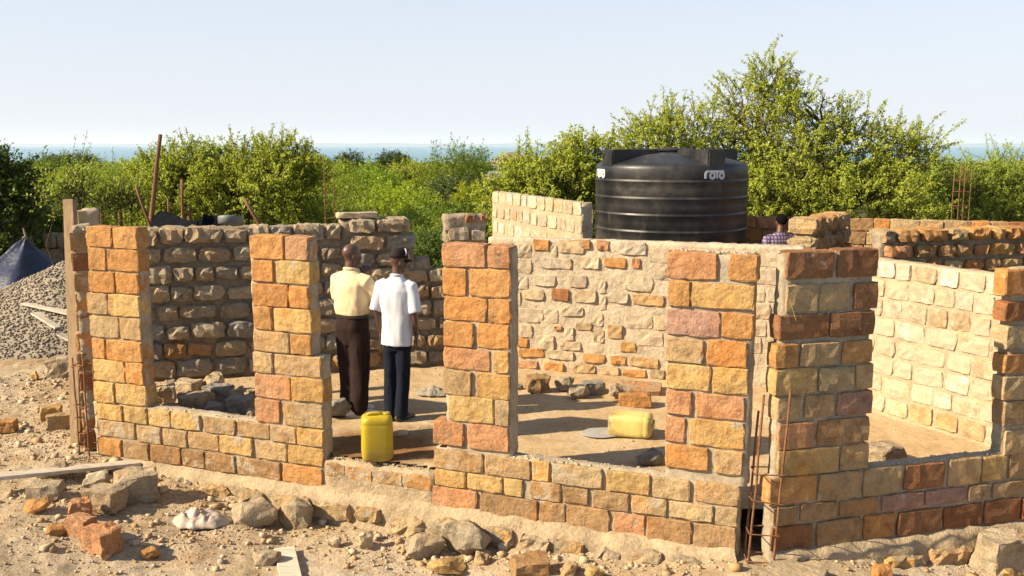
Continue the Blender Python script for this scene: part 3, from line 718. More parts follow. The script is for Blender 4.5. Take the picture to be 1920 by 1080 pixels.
# ------------------------------------------------------------------ loose stones, bricks and rubble
def rock_mesh(w, d, h, seed, kind='rock', mat=M_LOOSE, det=2):
    r = random.Random(seed); bm = bmesh.new(); pts = []
    if kind == 'block':
        for sx in (-1, 1):
            for sy in (-1, 1):
                for sz in (-1, 1):
                    for q in range(3):
                        pts.append((sx * (1 - abs(r.gauss(0, .15))), sy * (1 - abs(r.gauss(0, .15))), sz * (1 - abs(r.gauss(0, .17)))))
    else:
        for i in range(26):
            v = Vector((r.gauss(0, 1), r.gauss(0, 1), r.gauss(0, 1))).normalized(); m_ = max(abs(v.x), abs(v.y), abs(v.z)); k = (1 / m_) ** .62 * r.uniform(.82, 1.05); pts.append(v * k)
    for p in pts: bm.verts.new((p[0] * w / 2, p[1] * d / 2, p[2] * h / 2))
    res = bmesh.ops.convex_hull(bm, input=bm.verts[:])
    bmesh.ops.delete(bm, geom=[v for v in bm.verts if not v.link_faces], context='VERTS')
    bmesh.ops.dissolve_limit(bm, angle_limit=R(9), verts=bm.verts[:], edges=bm.edges[:])
    bmesh.ops.bevel(bm, geom=bm.edges[:], offset=min(w, d, h) * .035, segments=1, affect='EDGES', clamp_overlap=True)
    bmesh.ops.triangulate(bm, faces=bm.faces[:])
    if det > 1: bmesh.ops.subdivide_edges(bm, edges=[e for e in bm.edges if e.calc_length() > max(w, h) * .2], cuts=1, use_grid_fill=True); bmesh.ops.triangulate(bm, faces=bm.faces[:]); bmesh.ops.subdivide_edges(bm, edges=[e for e in bm.edges if e.calc_length() > max(w, h) * .2], cuts=1, use_grid_fill=True); bmesh.ops.triangulate(bm, faces=bm.faces[:])
    s0 = seed * 1.37; m_ = min(w, d, h)
    for v in bm.verts:
        nn = Vector((n3(v.co, 6 / max(w, .08) * .5, s0), n3(v.co, 6 / max(w, .08) * .5, s0 + 4), n3(v.co, 6 / max(w, .08) * .5, s0 + 8)))
        v.co += nn * m_ * .12 + Vector((n3(v.co, 3 / m_, s0), n3(v.co, 3 / m_, s0 + 4), n3(v.co, 3 / m_, s0 + 8))) * m_ * .05
    zmin = min(v.co.z for v in bm.verts)
    for v in bm.verts: v.co.z -= zmin
    return bm_mesh('rock', bm, mat)
seedc = [100]
def stone(name, bb, col, label, cat='stone', kind='rock', rz=None, inside=False, smear=.1, dep=.8, hk=.8, group=None, sink=.12, zoff=0, tilt=(0, 0)):
    x0, y0, x1, y1 = bb; xm = (x0 + x1) / 2; yb = y1 - (y1 - y0) * .10
    p = atz(xm, yb, 0) if inside else G(xm, yb); D = math.hypot(p.y, CAMH - p.z)
    w = (x1 - x0) * p.y / FPX; h = (y1 - y0) * D / FPX * hk; d = w * dep
    seedc[0] += 1
    me = rock_mesh(w, d, h * (1 + sink), seedc[0], kind)
    p = p + Vector((0, d * .35, 0)); z = (flz(p.x, p.y) if inside else gfine(p.x, p.y)) - h * sink + zoff
    return tag(obj(name, me, None, (p.x, p.y, z), (tilt[0], tilt[1], rnd.uniform(-.4, .4) if rz is None else rz), None, (*tint(col, .06), smear)), label, cat, group)
# outside, left
stone('stone', (206, 886, 288, 950), 's', 'big grey tan block slanting beside the end of the plank', kind='block', rz=.45, hk=.75, smear=.25)
stone('stone', (152, 884, 202, 920), 'c', 'small pale wedge stone above the slanting grey block, near the plank end', rz=.2)
stone('stone', (155, 918, 226, 968), 's', 'squarish tan stone with an orange side in front of the slanting block', kind='block', rz=-.2)
stone('stone', (128, 936, 168, 978), 'r', 'small reddish cube of stone left of the tan and orange stone', kind='block', rz=.3)
stone('stone', (40, 936, 90, 966), 'o', 'small pointed orange stone left of the reddish cube', rz=.2)
stone('broken_brick', (118, 972, 178, 1015), 'r', 'upper of two salmon red brick pieces lying end to end', 'brick', 'block', rz=-.5, dep=.6)
stone('broken_brick', (150, 990, 218, 1044), 'r', 'lower and larger of two salmon red brick pieces', 'brick', 'block', rz=-.55, dep=.8)
stone('stone', (82, 982, 122, 1008), 'o', 'small bright orange chip left of the red brick pieces', rz=.6)
stone('stone', (254, 1028, 298, 1052), 'o', 'flat orange chip right of the red brick pieces', rz=.1)
stone('stone', (48, 905, 110, 940), 'g', 'brown stone propping up the long plank', kind='block', rz=.1, hk=.7)
stone('stone', (56, 862, 128, 902), 's', 'dusty mound of rock just behind the long plank', rz=0, hk=.7)
stone('broken_brick', (84, 775, 134, 808), 't', 'tan brick lying askew left of the timber post', 'brick', 'block', rz=.5, dep=.5)
stone('broken_brick', (72, 764, 112, 790), 'y', 'yellowish brick end behind the askew tan brick', 'brick', 'block', rz=.4)
stone('broken_brick', (-8, 792, 26, 815), 'o', 'orange brick cut by the left edge of the picture', 'brick', 'block', rz=.2)
stone('stone', (86, 668, 136, 712), 's', 'dusty pale block half buried behind the timber post', kind='block', rz=.1, smear=.4)
stone('stone', (56, 695, 74, 715), 'y', 'tiny upright yellow chip left of the half buried block', rz=.1)
# outside, centre
stone('stone', (424, 944, 518, 998), 's', 'left of two big rounded grey rocks before the sill', rz=.15, smear=.25, hk=.9)
stone('stone', (512, 936, 586, 1000), 's', 'right of two big rounded grey rocks before the sill', rz=-.2, smear=.25, hk=.9)
stone('stone', (754, 996, 832, 1056), 's', 'low pale rock left of the larger grey one near the bottom', rz=.2, smear=.5, hk=.75)
stone('stone', (812, 988, 926, 1052), 'g', 'large angular grey tan rock nearest below the doorway', kind='rock', rz=-.3, smear=.2, hk=.85)
stone('stone', (800, 1045, 882, 1084), 'y', 'broken yellow brick shards under the large angular rock', rz=.4, hk=.7)
stone('stone', (886, 1036, 920, 1064), 't', 'small leaning tan shard beside the large angular rock', rz=-.6)
stone('stone', (466, 1032, 524, 1066), 's', 'mound shaped tan stone left of the short white board', rz=.1, hk=.7)
stone('stone', (610, 1005, 640, 1032), 'c', 'small pale knob of stone right of the two rounded rocks', rz=.1)
stone('stone', (664, 1000, 700, 1034), 'c', 'small pointed cream stone between the rounded rocks and the angular rock', rz=.3)
stone('stone', (957, 1052, 1032, 1092), 'b', 'brown orange brick chunk at the bottom edge right of centre', 'stone', 'block', rz=.2)
stone('stone', (1048, 1056, 1092, 1088), 't', 'tan chunk at the bottom edge beside the brown brick chunk', rz=.5)
stone('stone', (1095, 1066, 1136, 1092), 'y', 'yellow tan pebble sized block right of the tan chunk at the bottom edge', rz=.2)
# outside, right
stone('stone', (1843, 1004, 1932, 1092), 's', 'large pale slab of rock in the bottom right corner', kind='block', rz=.25, smear=.45, hk=.8)
stone('stone', (1634, 1056, 1680, 1092), 'o', 'rounded orange stone at the bottom edge below the shaded wall', rz=.1)
stone('stone', (1870, 1062, 1930, 1092), 'y', 'orange yellow stone in front of the big corner slab', rz=.3)
stone('stone', (1440, 1040, 1560, 1100), 'c', 'flat pale cement slab lying at the foot of the rebar corner', 'slab', 'block', rz=-.5, hk=.22, smear=.7)
# inside
stone('stone', (604, 744, 660, 792), 'k', 'dark blue grey stone beside the trousers of the man in yellow', kind='rock', rz=.4, inside=True, smear=.0)
stone('stone', (985, 705, 1032, 742), 'b', 'brown cube of stone, leftmost of those along the bright wall', kind='block', rz=.2, inside=True)
stone('stone', (1040, 706, 1078, 738), 'g', 'rounded grey stone second from the left along the bright wall', inside=True)
stone('stone', (1062, 722, 1108, 752), 'g', 'grey stone with a pale side in front of the dark one', inside=True, kind='rock', rz=.5)
stone('stone', (1092, 715, 1134, 742), 'k', 'dark grey block between the pale sided stone and the upright grey one', inside=True, kind='block', rz=.3)
stone('stone', (1140, 716, 1176, 752), 'g', 'upright grey stone left of the flat orange brick', inside=True)
stone('stone', (1158, 716, 1246, 742), 'r', 'flat dusty reddish slab against the bright wall', inside=True, kind='block', rz=-.2, hk=.45, smear=.5)
stone('broken_brick', (1160, 739, 1224, 766), 'o', 'flat orange brick behind the lying yellow can', 'brick', 'block', rz=-.1, inside=True, dep=.5)
stone('stone', (965, 718, 982, 732), 'k', 'tiny dark pebble right of the third pier from the left', inside=True)
stone('stone', (1194, 844, 1248, 876), 'k', 'dark rounded stone behind the sill below the lying can', inside=True, rz=.2)
stone('stone', (735, 800, 768, 818), 'c', 'pale flat chip on the floor right of the standing can', inside=True, hk=.5)
stone('stone', (1632, 832, 1698, 878), 's', 'pale block of stone on the floor of the right room', inside=True, kind='block', rz=.5, smear=.3)
# heap in the left room
heap = [(296, 708, 334, 742, 'c'), (322, 712, 372, 740, 'c'), (374, 698, 422, 735, 'c'), (290, 730, 326, 762, 'c'), (328, 738, 366, 768, 's'), (384, 730, 432, 760, 'k'), (414, 730, 458, 760, 'g'),
        (334, 748, 392, 782, 's'), (366, 756, 424, 784, 'k'), (424, 752, 474, 782, 'k'), (446, 742, 484, 772, 'k'), (300, 756, 336, 784, 's'), (455, 765, 486, 790, 'g'), (280, 720, 300, 742, 'g'),
        (402, 776, 450, 798, 'k'), (346, 776, 398, 800, 'g'), (352, 712, 386, 736, 'b'), (462, 728, 486, 748, 's')]
for i, (a, b, c, d, k) in enumerate(heap):
    pale = k in 'cs'  # the other stones are coloured darker, painting in shade on part of the heap
    lab = {0: 'pale squarish stone at the back left of the heap in the left room', 2: 'tallest pale stone at the back right of the heap in the left room'}.get(i, 'pale sunlit stone in the heap inside the left room' if pale else 'dark blue grey stone, shade partly in its colour, in the left room heap')
    stone('stone', (a, b + 8, c, d + 8), k, lab, kind='block' if i % 2 else 'rock', inside=True, smear=.15, dep=.9, hk=1.0, zoff=.05 if 3 <= i <= 10 else 0, group=None if i in (0, 2) else ('pale stones of the heap' if pale else 'dark stones of the heap'), sink=.1)

# pebbles scattered over the earth
def pebbles(name, pts, sizes, mat, label):
    rs = np.random.RandomState(5); base = np.array([(1, 0, 0), (-1, 0, 0), (0, 1, 0), (0, -1, 0), (0, 0, 1), (0, 0, -1), ], float)
    cube = np.array([(x, y, z) for x in (-1, 1) for y in (-1, 1) for z in (-1, 1)], float) * .72
    q = np.array([(0, 1, 3, 2), (4, 6, 7, 5), (0, 4, 5, 1), (2, 3, 7, 6), (0, 2, 6, 4), (1, 5, 7, 3)])
    n = len(pts); V = cube[None] * (1 + rs.uniform(-.35, .35, (n, 8, 3)))
    V *= rs.uniform(.6, 1.25, (n, 1, 3)) * np.array([1, 1, .75]); a = rs.uniform(0, 6.28, n); c, s = np.cos(a), np.sin(a)
    X = V[..., 0] * c[:, None] - V[..., 1] * s[:, None]; Y = V[..., 0] * s[:, None] + V[..., 1] * c[:, None]
    V = np.stack([X, Y, V[..., 2]], -1) * np.asarray(sizes)[:, None, None] + np.asarray(pts)[:, None, :]
    Q = (q[None] + (np.arange(n) * 8)[:, None, None]).reshape(-1, 4)
    return tag(obj(name, npmesh(name, V.reshape(-1, 3), Q, mat)), label, None, None, 'stuff')
P = []; SZ = []
while len(P) < 21000:
    x = rnd.uniform(-7.5, 6); y = rnd.uniform(6.0, 14)
    front = A1.y + (B1.y - A1.y) * (x - A1.x) / (B1.x - A1.x) if x < 1.8 else A2.y + (x - A2.x) * .285
    if x > -4.4 and y > front - .05: continue
    if x < -4.4 and y > 13: continue
    dn = n3((x, y, 0), .8, 3) + .5 * n3((x, y, 0), 2.5, 1)
    if rnd.random() > .42 + dn * 1.3 + (.35 if front - y < .5 else 0): continue
    s = .0045 + .011 * rnd.random() ** 3 + (.025 * rnd.random() if rnd.random() < .05 else 0) + (.045 * rnd.random() if rnd.random() < .02 else 0)
    P.append((x, y, gfine(x, y) + s * .25)); SZ.append(s)
pebbles('pebbles', P, SZ, M_PEBBLE, 'scattered pebbles and brick crumbs on the bare earth')
P = []; SZ = []
for i in range(1500):
    x = rnd.uniform(-4, 4.6); y = rnd.uniform(7.4, 12)
    if not inpoly(x, y): continue
    w = .35 + n3((x, y, 0), 1.3, 2)
    if y > 10.6: w += .3
    if rnd.random() > w: continue
    s = .004 + .012 * rnd.random() ** 3; P.append((x, y, flz(x, y) + s * .3)); SZ.append(s)
pebbles('floor_crumbs', P, SZ, M_PEBBLE, 'mortar crumbs scattered on the floor of the rooms')
# rough mortar crumbs on the ledges
P = []; SZ = []
for w, u0, u1, z in ((FL, uP1, uP2a, zs), (FR, u3b, u4a, zs2), (RW, u5b, u6a, zs3), (TH, uP2c, u3s, -.02), (FL, 0, uP1, zt), (FL, uP2a, uP2b, zt), (FR, u3a, u3b, zt), (FR, u4a, u4b, 2.01), (RW, u5a, u5b, 2.02)):
    for i in range(int((u1 - u0) * 150)):
        p = w.W(rnd.uniform(u0, u1), z + .006, rnd.uniform(.02, w.T - .02)); P.append(tuple(p)); SZ.append(.004 + .012 * rnd.random() ** 3)
pebbles('mortar_crumbs', P, SZ, M_MORTARC, 'lumps of dried mortar on the wall tops and sills')

# gravel pile, far left
gp = atz(40, 640, -.35); cx, cy = -7.35, 16.2
def pile(x, y):
    d = math.hypot((x - cx) / 2.7, (y - cy) / 2.4); return max(-.5, 1.62 * (1 - d) * (1 - .18 * (1 - d)) - .38 + .05 * n3((x, y, 0), 1.7)) if d < 1.1 else -.5
V = []; F = []; n = 60
for j in range(n + 1):
    for i in range(n + 1):
        x = cx - 3 + 6 * i / n; y = cy - 3 + 6 * j / n; V.append((x - cx, y - cy, pile(x, y) + .02 * n3((x, y, 0), 9) + .35))
for j in range(n):
    for i in range(n):
        a = j * (n + 1) + i; F.append((a, a + 1, a + n + 2, a + n + 1))
gpile = tag(obj('gravel_pile', mesh('gravel_pile', V, F, M_GRAVEL, True), None, (cx, cy, -.35)), 'tall heap of grey gravel at the left edge behind the timber post', 'gravel pile')
P = []; SZ = []
while len(P) < 14000:
    x = cx + rnd.uniform(-2.8, 2.8); y = cy + rnd.uniform(-2.8, 1.0); z = pile(x, y)
    if z < -.34 and rnd.random() > .3: continue
    P.append((x - cx, y - cy, z + .35 + rnd.uniform(0, .02))); SZ.append(rnd.uniform(.011, .024))
gr = pebbles('gravel', P, SZ, M_GRAVEL, None); gr.parent = gpile

# planks
board('plank', G(-30, 928) + Vector((0, 0, .16)), G(256, 880) + Vector((0, .05, .05)), .15, .035, M_PLANK, 'long pale plank lying across a stone in the left foreground', 'plank')
board('plank', G(548, 1100) + Vector((0, 0, .03)), G(533, 1035) + Vector((0, 0, .03)), .17, .03, M_PLANK, 'short white board at the bottom edge left of centre', 'plank')
def onpile(px, py, dz=.03):
    best = None
    for k in range(400):
        Y = 10 + k * .018; p = atY(px, py, Y)
        if p.z < max(pile(p.x, p.y), gz(p.x, p.y)): return p + Vector((0, 0, dz))
    return atY(px, py, 12)
board('plank', onpile(48, 572), onpile(136, 595, .06), .2, .03, M_PLANK, 'upper pale plank lying across the gravel heap', 'plank')
board('plank', onpile(66, 590), onpile(112, 618), .16, .03, M_PLANK, 'lower pale plank under the other on the gravel heap', 'plank')
board('plank', onpile(112, 630), onpile(134, 642), .12, .03, M_PLANK, 'small white offcut at the foot of the gravel heap', 'plank')

# ------------------------------------------------------------------ reinforcement cages
def cage(name, base, wx, wy, z0, heights, zst, label, rz=0, lean=0, rb=.007, group=None):
    r = empty(name, base, label, 'rebar column', group, rz)
    for i, (sx, sy) in enumerate(((-1, -1), (1, -1), (1, 1), (-1, 1))):
        bm = bmesh.new(); pts = []
        for k in range(7):
            t = k / 6; z = z0 + (heights[i] - z0) * t
            pts.append((sx * wx / 2 + lean * z + .012 * n3((i * 3.1, t * 3, 0), 1), sy * wy / 2 + .012 * n3((i, t * 3, 5), 1), z))
        tube(bm, pts, rb, 6); obj('bar', bm_mesh('bar', bm, M_RUST, True), r)
    for z in zst:
        bm = bmesh.new(); q = wx / 2 + rb * 1.5; e = wy / 2 + rb * 1.5; t = rnd.uniform(-.02, .02)
        c = [(-q + lean * z, -e, z + t), (q + lean * z, -e, z - t), (q + lean * z, e, z + t), (-q + lean * z, e, z - t)]
        tube(bm, c + [c[0], (-q + lean * z + .03, -e + .04, z + t + .01)], rb * .6, 5); obj('stirrup', bm_mesh('stirrup', bm, M_RUST), r)
    return r
cb = atz(1417, 1030, -.36)
cage('rebar_column', (cb.x - .02, cb.y - .17, -.45), .19, .16, -.05, [1.42, 1.46, 1.46, 1.25], (.1, .32, .58, .8), 'rusty rebar column standing in the gap at the right front corner', R(-5), .05, .0095)
cb2 = atz(166, 852, -.33)
cage('rebar_column', (cb2.x + .02, cb2.y - .02, -.40), .13, .13, -.05, [1.1, 1.15, 1.0, 1.1], (.18, .32, .46, .6, 1.02), 'rusty rebar column between the timber post and the left brick pier', R(-20), -.01, .0085)
c3 = atY(619, 410, 14.2)
cage('rebar_column', (c3.x, 14.2, 1.2), .13, .13, -1.6, [1.42, 1.28, 1.1, 1.25], (.55, .75, .93), 'rusty rebar column rising behind the grey rubble wall', R(8))
c4 = atY(1800, 405, 17)
cage('rebar_column', (c4.x, 17, 1.2), .2, .2, -1.6, [1.25, 1.2, 1.28, 1.15], (.55, .8, 1.0), 'orange rusty rebar column behind the far wall on the right', R(5), 0, .009)

# string hanging from the shaded pier
bm = bmesh.new(); s0 = RW.W(*RW.pl(1478, 560), -.02); s1 = G(1640, 1030) + Vector((0, 0, .03)); pts = []
for k in range(13):
    t = k / 12; p = s0.lerp(s1, t); p.z -= .10 * math.sin(math.pi * t); pts.append(p - s1)
tube(bm, pts, .0028, 5); tag(obj('string', bm_mesh('string', bm, plain('string', (.55, .45, .2), .8)), None, s1), 'thin yellow string slanting down from the shaded pier to the ground', 'string')

# ------------------------------------------------------------------ jerrycans
def can_mat(name, col):
    m = MT(name, .42, .45); v = m.noise(5, 4); d = m.noise(11, 6, .7); sc = m.noise(40, 4, .75, None, (1, 1, .2))
    c = m.mix(1.0, col, m.ramp(v, [(.3, (.85, .84, .8)), (.7, (1.1, 1.1, 1.1))]), 'MULTIPLY')
    oc = m.n('ShaderNodeTexCoord').outputs['Object']; sp = m.n('ShaderNodeSeparateXYZ'); m.l(oc, sp.inputs[0])
    low = m.math('MULTIPLY', m.mask(sp.outputs[2], .16, 0), m.mask(d, .35, .6)); c = m.mix(low, c, (.30, .19, .08))
    c = m.mix(m.math('MULTIPLY', m.mask(d, .58, .72), .6), c, (.42, .30, .10)); c = m.mix(m.math('MULTIPLY', m.mask(sc, .62, .7), .5), c, (.30, .22, .08)); m.color(c)
    m.l(m.ramp(d, [(.35, (.38,) * 3), (.65, (.65,) * 3)]), m.b.inputs['Roughness']); m.bump(v, .3, .02); return m.m
M_CAN = can_mat('yellow_plastic', (.60, .43, .01)); M_CAN2 = can_mat('pale_yellow_plastic', (.86, .72, .24))
def jerry(name, mat, loc, rot, label):
    r = empty(name, loc, label, 'jerrycan'); r.rotation_euler = rot
    bm = bmesh.new(); n = 40; w, d = .285, .225
    prof = [(0, .80), (.012, .92), (.035, .985), (.10, 1.0), (.19, .985), (.30, 1.0), (.335, .985), (.345, .965), (.355, .985), (.385, .95), (.405, .85), (.415, .7)]
    rings = []
    for z, k in prof:
        ring = []
        for i in range(n):
            t = 2 * math.pi * i / n; c, s = math.cos(t), math.sin(t); e = .42
            ring.append(bm.verts.new((math.copysign(abs(c) ** e, c) * w / 2 * k, math.copysign(abs(s) ** e, s) * d / 2 * k, z + .008 * n3((c * 2, s * 2, z * 4), 1, 3))))
        rings.append(ring)
    for A_, B_ in zip(rings, rings[1:]):
        for i in range(n): bm.faces.new((A_[i], A_[(i + 1) % n], B_[(i + 1) % n], B_[i]))
    bm.faces.new(rings[0][::-1]); bm.faces.new(rings[-1])
    obj('body', bm_mesh('body', bm, mat, True), r)
    bm = bmesh.new(); tube(bm, [(-.085, 0, .400), (-.08, 0, .422), (-.05, 0, .428), (.01, 0, .428), (.035, 0, .422), (.04, 0, .400)], [.016, .017, .017, .017, .017, .016], 10, round_=True)
    obj('handle', bm_mesh('handle', bm, mat, True), r)
    bm = bmesh.new(); lathe(bm, [(.034, 0), (.034, .02), (.03, .02), (.03, .045), (.034, .045), (.034, .05), (.026, .058), (.004, .058)], 20); obj('cap', bm_mesh('cap', bm, mat), r, (.092, 0, .375))
    return r
j1 = atz(705, 868, 0)
jerry('jerrycan', M_CAN, (j1.x, j1.y + .1, .004), (0, 0, R(12)), 'upright yellow plastic jerrycan standing in the doorway')
j2 = atz(1190, 822, 0)
jc = jerry('jerrycan', M_CAN2, (j2.x - .23, j2.y + .14, .118), (0, 0, 0), 'pale yellow plastic jerrycan lying on its side in the middle room')
jc.rotation_euler = (Matrix.Rotation(R(-14), 3, 'Z') @ Matrix.Rotation(R(90), 3, 'Y') @ Matrix.Rotation(R(90), 3, 'Z')).to_euler()

# cloths and sheets
def cloth(name, c, w, d, hgt, mat, label, cat, seed, crumple=1.0, rz=0, outline=1.0):
    V = []; F = []; n = 34; rs = random.Random(seed)
    for j in range(n + 1):
        for i in range(n + 1):
            u, v = i / n * 2 - 1, j / n * 2 - 1
            # square grid to disc, with a ragged outline
            x = u * math.sqrt(1 - v * v / 2); y = v * math.sqrt(1 - u * u / 2); rr = math.hypot(x, y); an = math.atan2(y, x)
            k = 1 + .22 * n3((math.cos(an) * 1.4, math.sin(an) * 1.4, seed), 1.3) * outline
            p = (x * k * w / 2, y * k * d / 2, 0)
            f = max(0, 1 - rr ** 2); z = hgt * (f ** .7) * (.55 + crumple * (.8 * abs(n3(p, 9, seed)) + .35 * abs(n3(p, 20, seed + 2)))) + .006 + .01 * crumple * abs(n3(p, 30, seed))
            V.append((p[0] + .02 * crumple * n3(p, 14, seed), p[1] + .02 * crumple * n3(p, 14, seed + 5), z))
    for j in range(n):
        for i in range(n):
            a = j * (n + 1) + i; F.append((a, a + 1, a + n + 2, a + n + 1))
    o = obj(name, mesh(name, V, F, mat, True), None, c, (0, 0, rz)); md = o.modifiers.new('thickness', 'SOLIDIFY'); md.thickness = .003; md.offset = 1
    return tag(o, label, cat)
p = G(372, 985); cloth('plastic_bag', (p.x, p.y + .06, gz(p.x, p.y) - .005), .52, .34, .12, plain('dusty_white_plastic', (.56, .45, .36), .5, .4, None, .1), 'crumpled dusty white bag on the earth below the sill', 'bag', 3, 1.2)
p = atz(1136, 818, 0); cloth('flat_sack', (p.x - .02, p.y + .06, .012), .46, .34, .016, plain('grey_sack', (.42, .40, .37), .8, .2, (40, .4, .004)), 'flat grey sack spread under the lying jerrycan', 'sack', 8, .3, .2, .5)
p = atz(812, 740, 0); cloth('cement_sack', (p.x, p.y, .01), .42, .3, .07, plain('paper_sack', (.36, .32, .25), .85, .2), 'crumpled grey paper sack on the floor right of the men', 'sack', 12, 1.1, -.4)

# ------------------------------------------------------------------ blue tarpaulin hung to a point (left edge) and other background items
M_TARP = plain('blue_tarpaulin', (.03, .04, .085), .45, .5, (9, .6, .03), .35, 3)
M_TARPD = plain('dark_tarpaulin', (.008, .009, .013), .95, .05, (6, .5, .03), .3, 3)
ap = atY(47, 447, 18.3); r = empty('tarpaulin_sack', (ap.x, ap.y, -.4), 'blue tarpaulin tied to a point beside the gravel heap', 'tarpaulin')
V = [];F = []; n = 48; lv = 14
for k in range(lv + 1):
    t = k / lv; rad = .03 + 1.3 * t ** 1.15; z = ap.z * (1) - t * (ap.z + .1) * .9
    for i in range(n):
        a = 2 * math.pi * i / n; f = 1 + (.16 * math.cos(6 * a + 1) + .07 * math.cos(11 * a)) * (1 - .35 * t)
        V.append((math.cos(a) * rad * f - .25 * t, math.sin(a) * rad * f, z + .4 + .05 * n3((math.cos(a), math.sin(a), t * 3), 1.5)))
for k in range(lv):
    for i in range(n): F.append((k * n + i, k * n + (i + 1) % n, (k + 1) * n + (i + 1) % n, (k + 1) * n + i))
obj('sheet', mesh('sheet', V, F, M_TARP, True), r)
bm = bmesh.new(); tube(bm, [(0, 0, ap.z + .36), (.01, 0, ap.z + .45), (-.02, 0, ap.z + .6)], [.035, .02, .012], 8); lathe_z = ap.z + .42
tube(bm, [(-.04, 0, lathe_z), (0, -.04, lathe_z + .01), (.04, 0, lathe_z), (0, .04, lathe_z), (-.04, 0, lathe_z)], .012, 6)
obj('tie', bm_mesh('tie', bm, plain('rope', (.5, .4, .27), .9)), r)
def pole(a, b, r0, r1, label, name='wooden_pole'):
    a = Vector(a); b = Vector(b); bm = bmesh.new(); pts = []; x, y = frame(b - a)
    for k in range(8):
        t = k / 7; pts.append(a.lerp(b, t) - a + x * .02 * n3((t * 2, a.x, 0), 1.5) + y * .02 * n3((t * 2, a.x, 5), 1.5))
    tube(bm, pts, [r0 + (r1 - r0) * k / 7 for k in range(8)], 8)
    return tag(obj(name, bm_mesh(name, bm, M_POLE, True), None, a), label, 'pole')
pole(atY(262, 440, 14.5) - Vector((0.1, 0, 1.4)), atY(302, 252, 14.5), .05, .03, 'tallest leaning wooden pole in front of the left bushes')
pole(atY(296, 435, 14.2) - Vector((-.3, 0, 1.2)), atY(254, 349, 14.2), .028, .02, 'thin stick crossing the tallest leaning pole')
pole(atY(337, 430, 15.0) - Vector((0, 0, 1.6)), atY(341, 336, 15.0), .03, .024, 'upright wooden pole right of the tallest leaning one')
pole(atY(505, 440, 14.0) - Vector((-.5, 0, .9)), atY(457, 372, 14.0), .035, .025, 'short slanting pole above the grey wall before the round bush')
pole(atY(316, 440, 15.6) - Vector((0, 0, 1.6)), atY(316, 372, 15.6), .02, .016, 'thin stick behind the dark tarpaulin')
def sheet(name, pts, mat, label, th=.02, cat='tarpaulin'):
    """draped sheet over a row of ridge points: pts (px,py,Y)"""
    R0 = [atY(*q) for q in pts]; V = []; o = R0[0].copy(); n = len(R0); prof = [(.4, -.45), (.2, -.16), (.05, -.02), (-.05, -.02), (-.2, -.14), (-.4, -.45)]; F = []
    sub = 6; path = []
    for a, b in zip(R0, R0[1:]):
        for k in range(sub): path.append(a.lerp(b, k / sub))
    path.append(R0[-1])
    for q in path:
        for dy, dz in prof:
            v = q + Vector((0, -dy, dz)); v += Vector((n3(v, 3), n3(v, 3, 3), n3(v, 3, 7))) * .06; V.append(v - o)
    m_ = len(prof)
    for i in range(len(path) - 1):
        for k in range(m_ - 1):
            a = i * m_ + k; F.append((a, a + m_, a + m_ + 1, a + 1))
    ob = obj(name, mesh(name, V, F, mat, False), None, o); md = ob.modifiers.new('thickness', 'SOLIDIFY'); md.thickness = th
    return tag(ob, label, cat)
sheet('tarpaulin', [(296, 391, 14.4), (312, 396, 14.2), (335, 406, 13.9), (352, 413, 13.7), (372, 416, 13.6)], M_TARPD, 'dark tarpaulin sloping down above the grey wall near the poles')
sheet('tarpaulin', [(374, 417, 13.6), (384, 400, 13.7), (402, 401, 13.8), (414, 402, 13.8), (418, 414, 13.8)], M_TARPD, 'small humped dark tarpaulin beside the grey basket')
bx_ = atY(432, 412, 13.7); bm = bmesh.new(); lathe(bm, [(.20, 0), (.235, .02), (.25, .10), (.24, .12), (.21, .12), (.19, .04)], 28); bmesh.ops.scale(bm, vec=(.62, .9, 1), verts=bm.verts)
tb = tag(obj('basin', bm_mesh('basin', bm, plain('grey_basin', (.20, .205, .21), .5, .4, (60, .3, .003)), True), None, (bx_.x, bx_.y, 1.68)), 'grey basin lying on top of the grey wall beside the dark tarpaulin', 'basin'); tb.rotation_euler = (R(-12), 0, 0); tb.scale = (1.15, 1, 1)
tp = GW.W(*GW.pl(671, 409), .14); bm = bmesh.new()
tag(obj('coping_slab', rock_mesh(.52, .22, .07, 77, 'block', M_LOOSE), None, (tp.x, tp.y, 1.915), (0, 0, GW.h), None, (*PAL['c'], .3)), 'flat pale slab lying on top of the grey rubble wall', 'slab')

# pale track, fence posts and low wall of blocks beyond the gravel
V = []; F = []
for i in range(41):
    x = -22 + 20 * i / 40; y = 24 + .08 * (x + 10) + .4 * math.sin(x * .4)
    for k, dy in enumerate((-1.1, 0, 1.1)): V.append((x, y + dy, far_z(30, y + dy) + .30 + .03 * n3((x, dy, 0), 1)))
for i in range(40):
    for k in range(2): a = i * 3 + k; F.append((a, a + 3, a + 4, a + 1))
tag(obj('track', mesh('track', V, F, plain('pale_track', (.56, .48, .36), .95, .1, (6, .5, .03)), True)), kind='structure')
fl_labels = ['fence post just right of the timber post', 'fence post under the slender thorn bush', 'fence post right of the slender thorn bush']
for i, px in enumerate((187, 222, 352)):
    q = atY(px, 400, 18.5); zt2 = 2.83 - (388 - 270) / 1800 * 18.5
    pole((q.x, 18.5, -.5), (q.x + .03, 18.5, zt2 + rnd.uniform(-.05, .08)), .045, .04, fl_labels[i], 'fence_post')
bl = empty('block_wall', (atY(90, 420, 20).x, 20, -.6), 'low rough block wall beyond the gravel heap at the left', 'wall')
for i in range(15):
    px = -10 + i * 26; q = atY(px, 400, 20); ww = .27; d, (vw, vh, me) = pick('rubble', ww, .2)
    for lvl in range(5):
        if lvl == 4 and i % 3 == 0: continue
        obj('block', me, bl, (q.x + (lvl % 2) * .13 - bl.location.x, 0, .12 + lvl * .33 ), (0, 0, rnd.uniform(-.05, .05)), (ww / vw, 1, .31 / vh), (*tint('g'), .2))

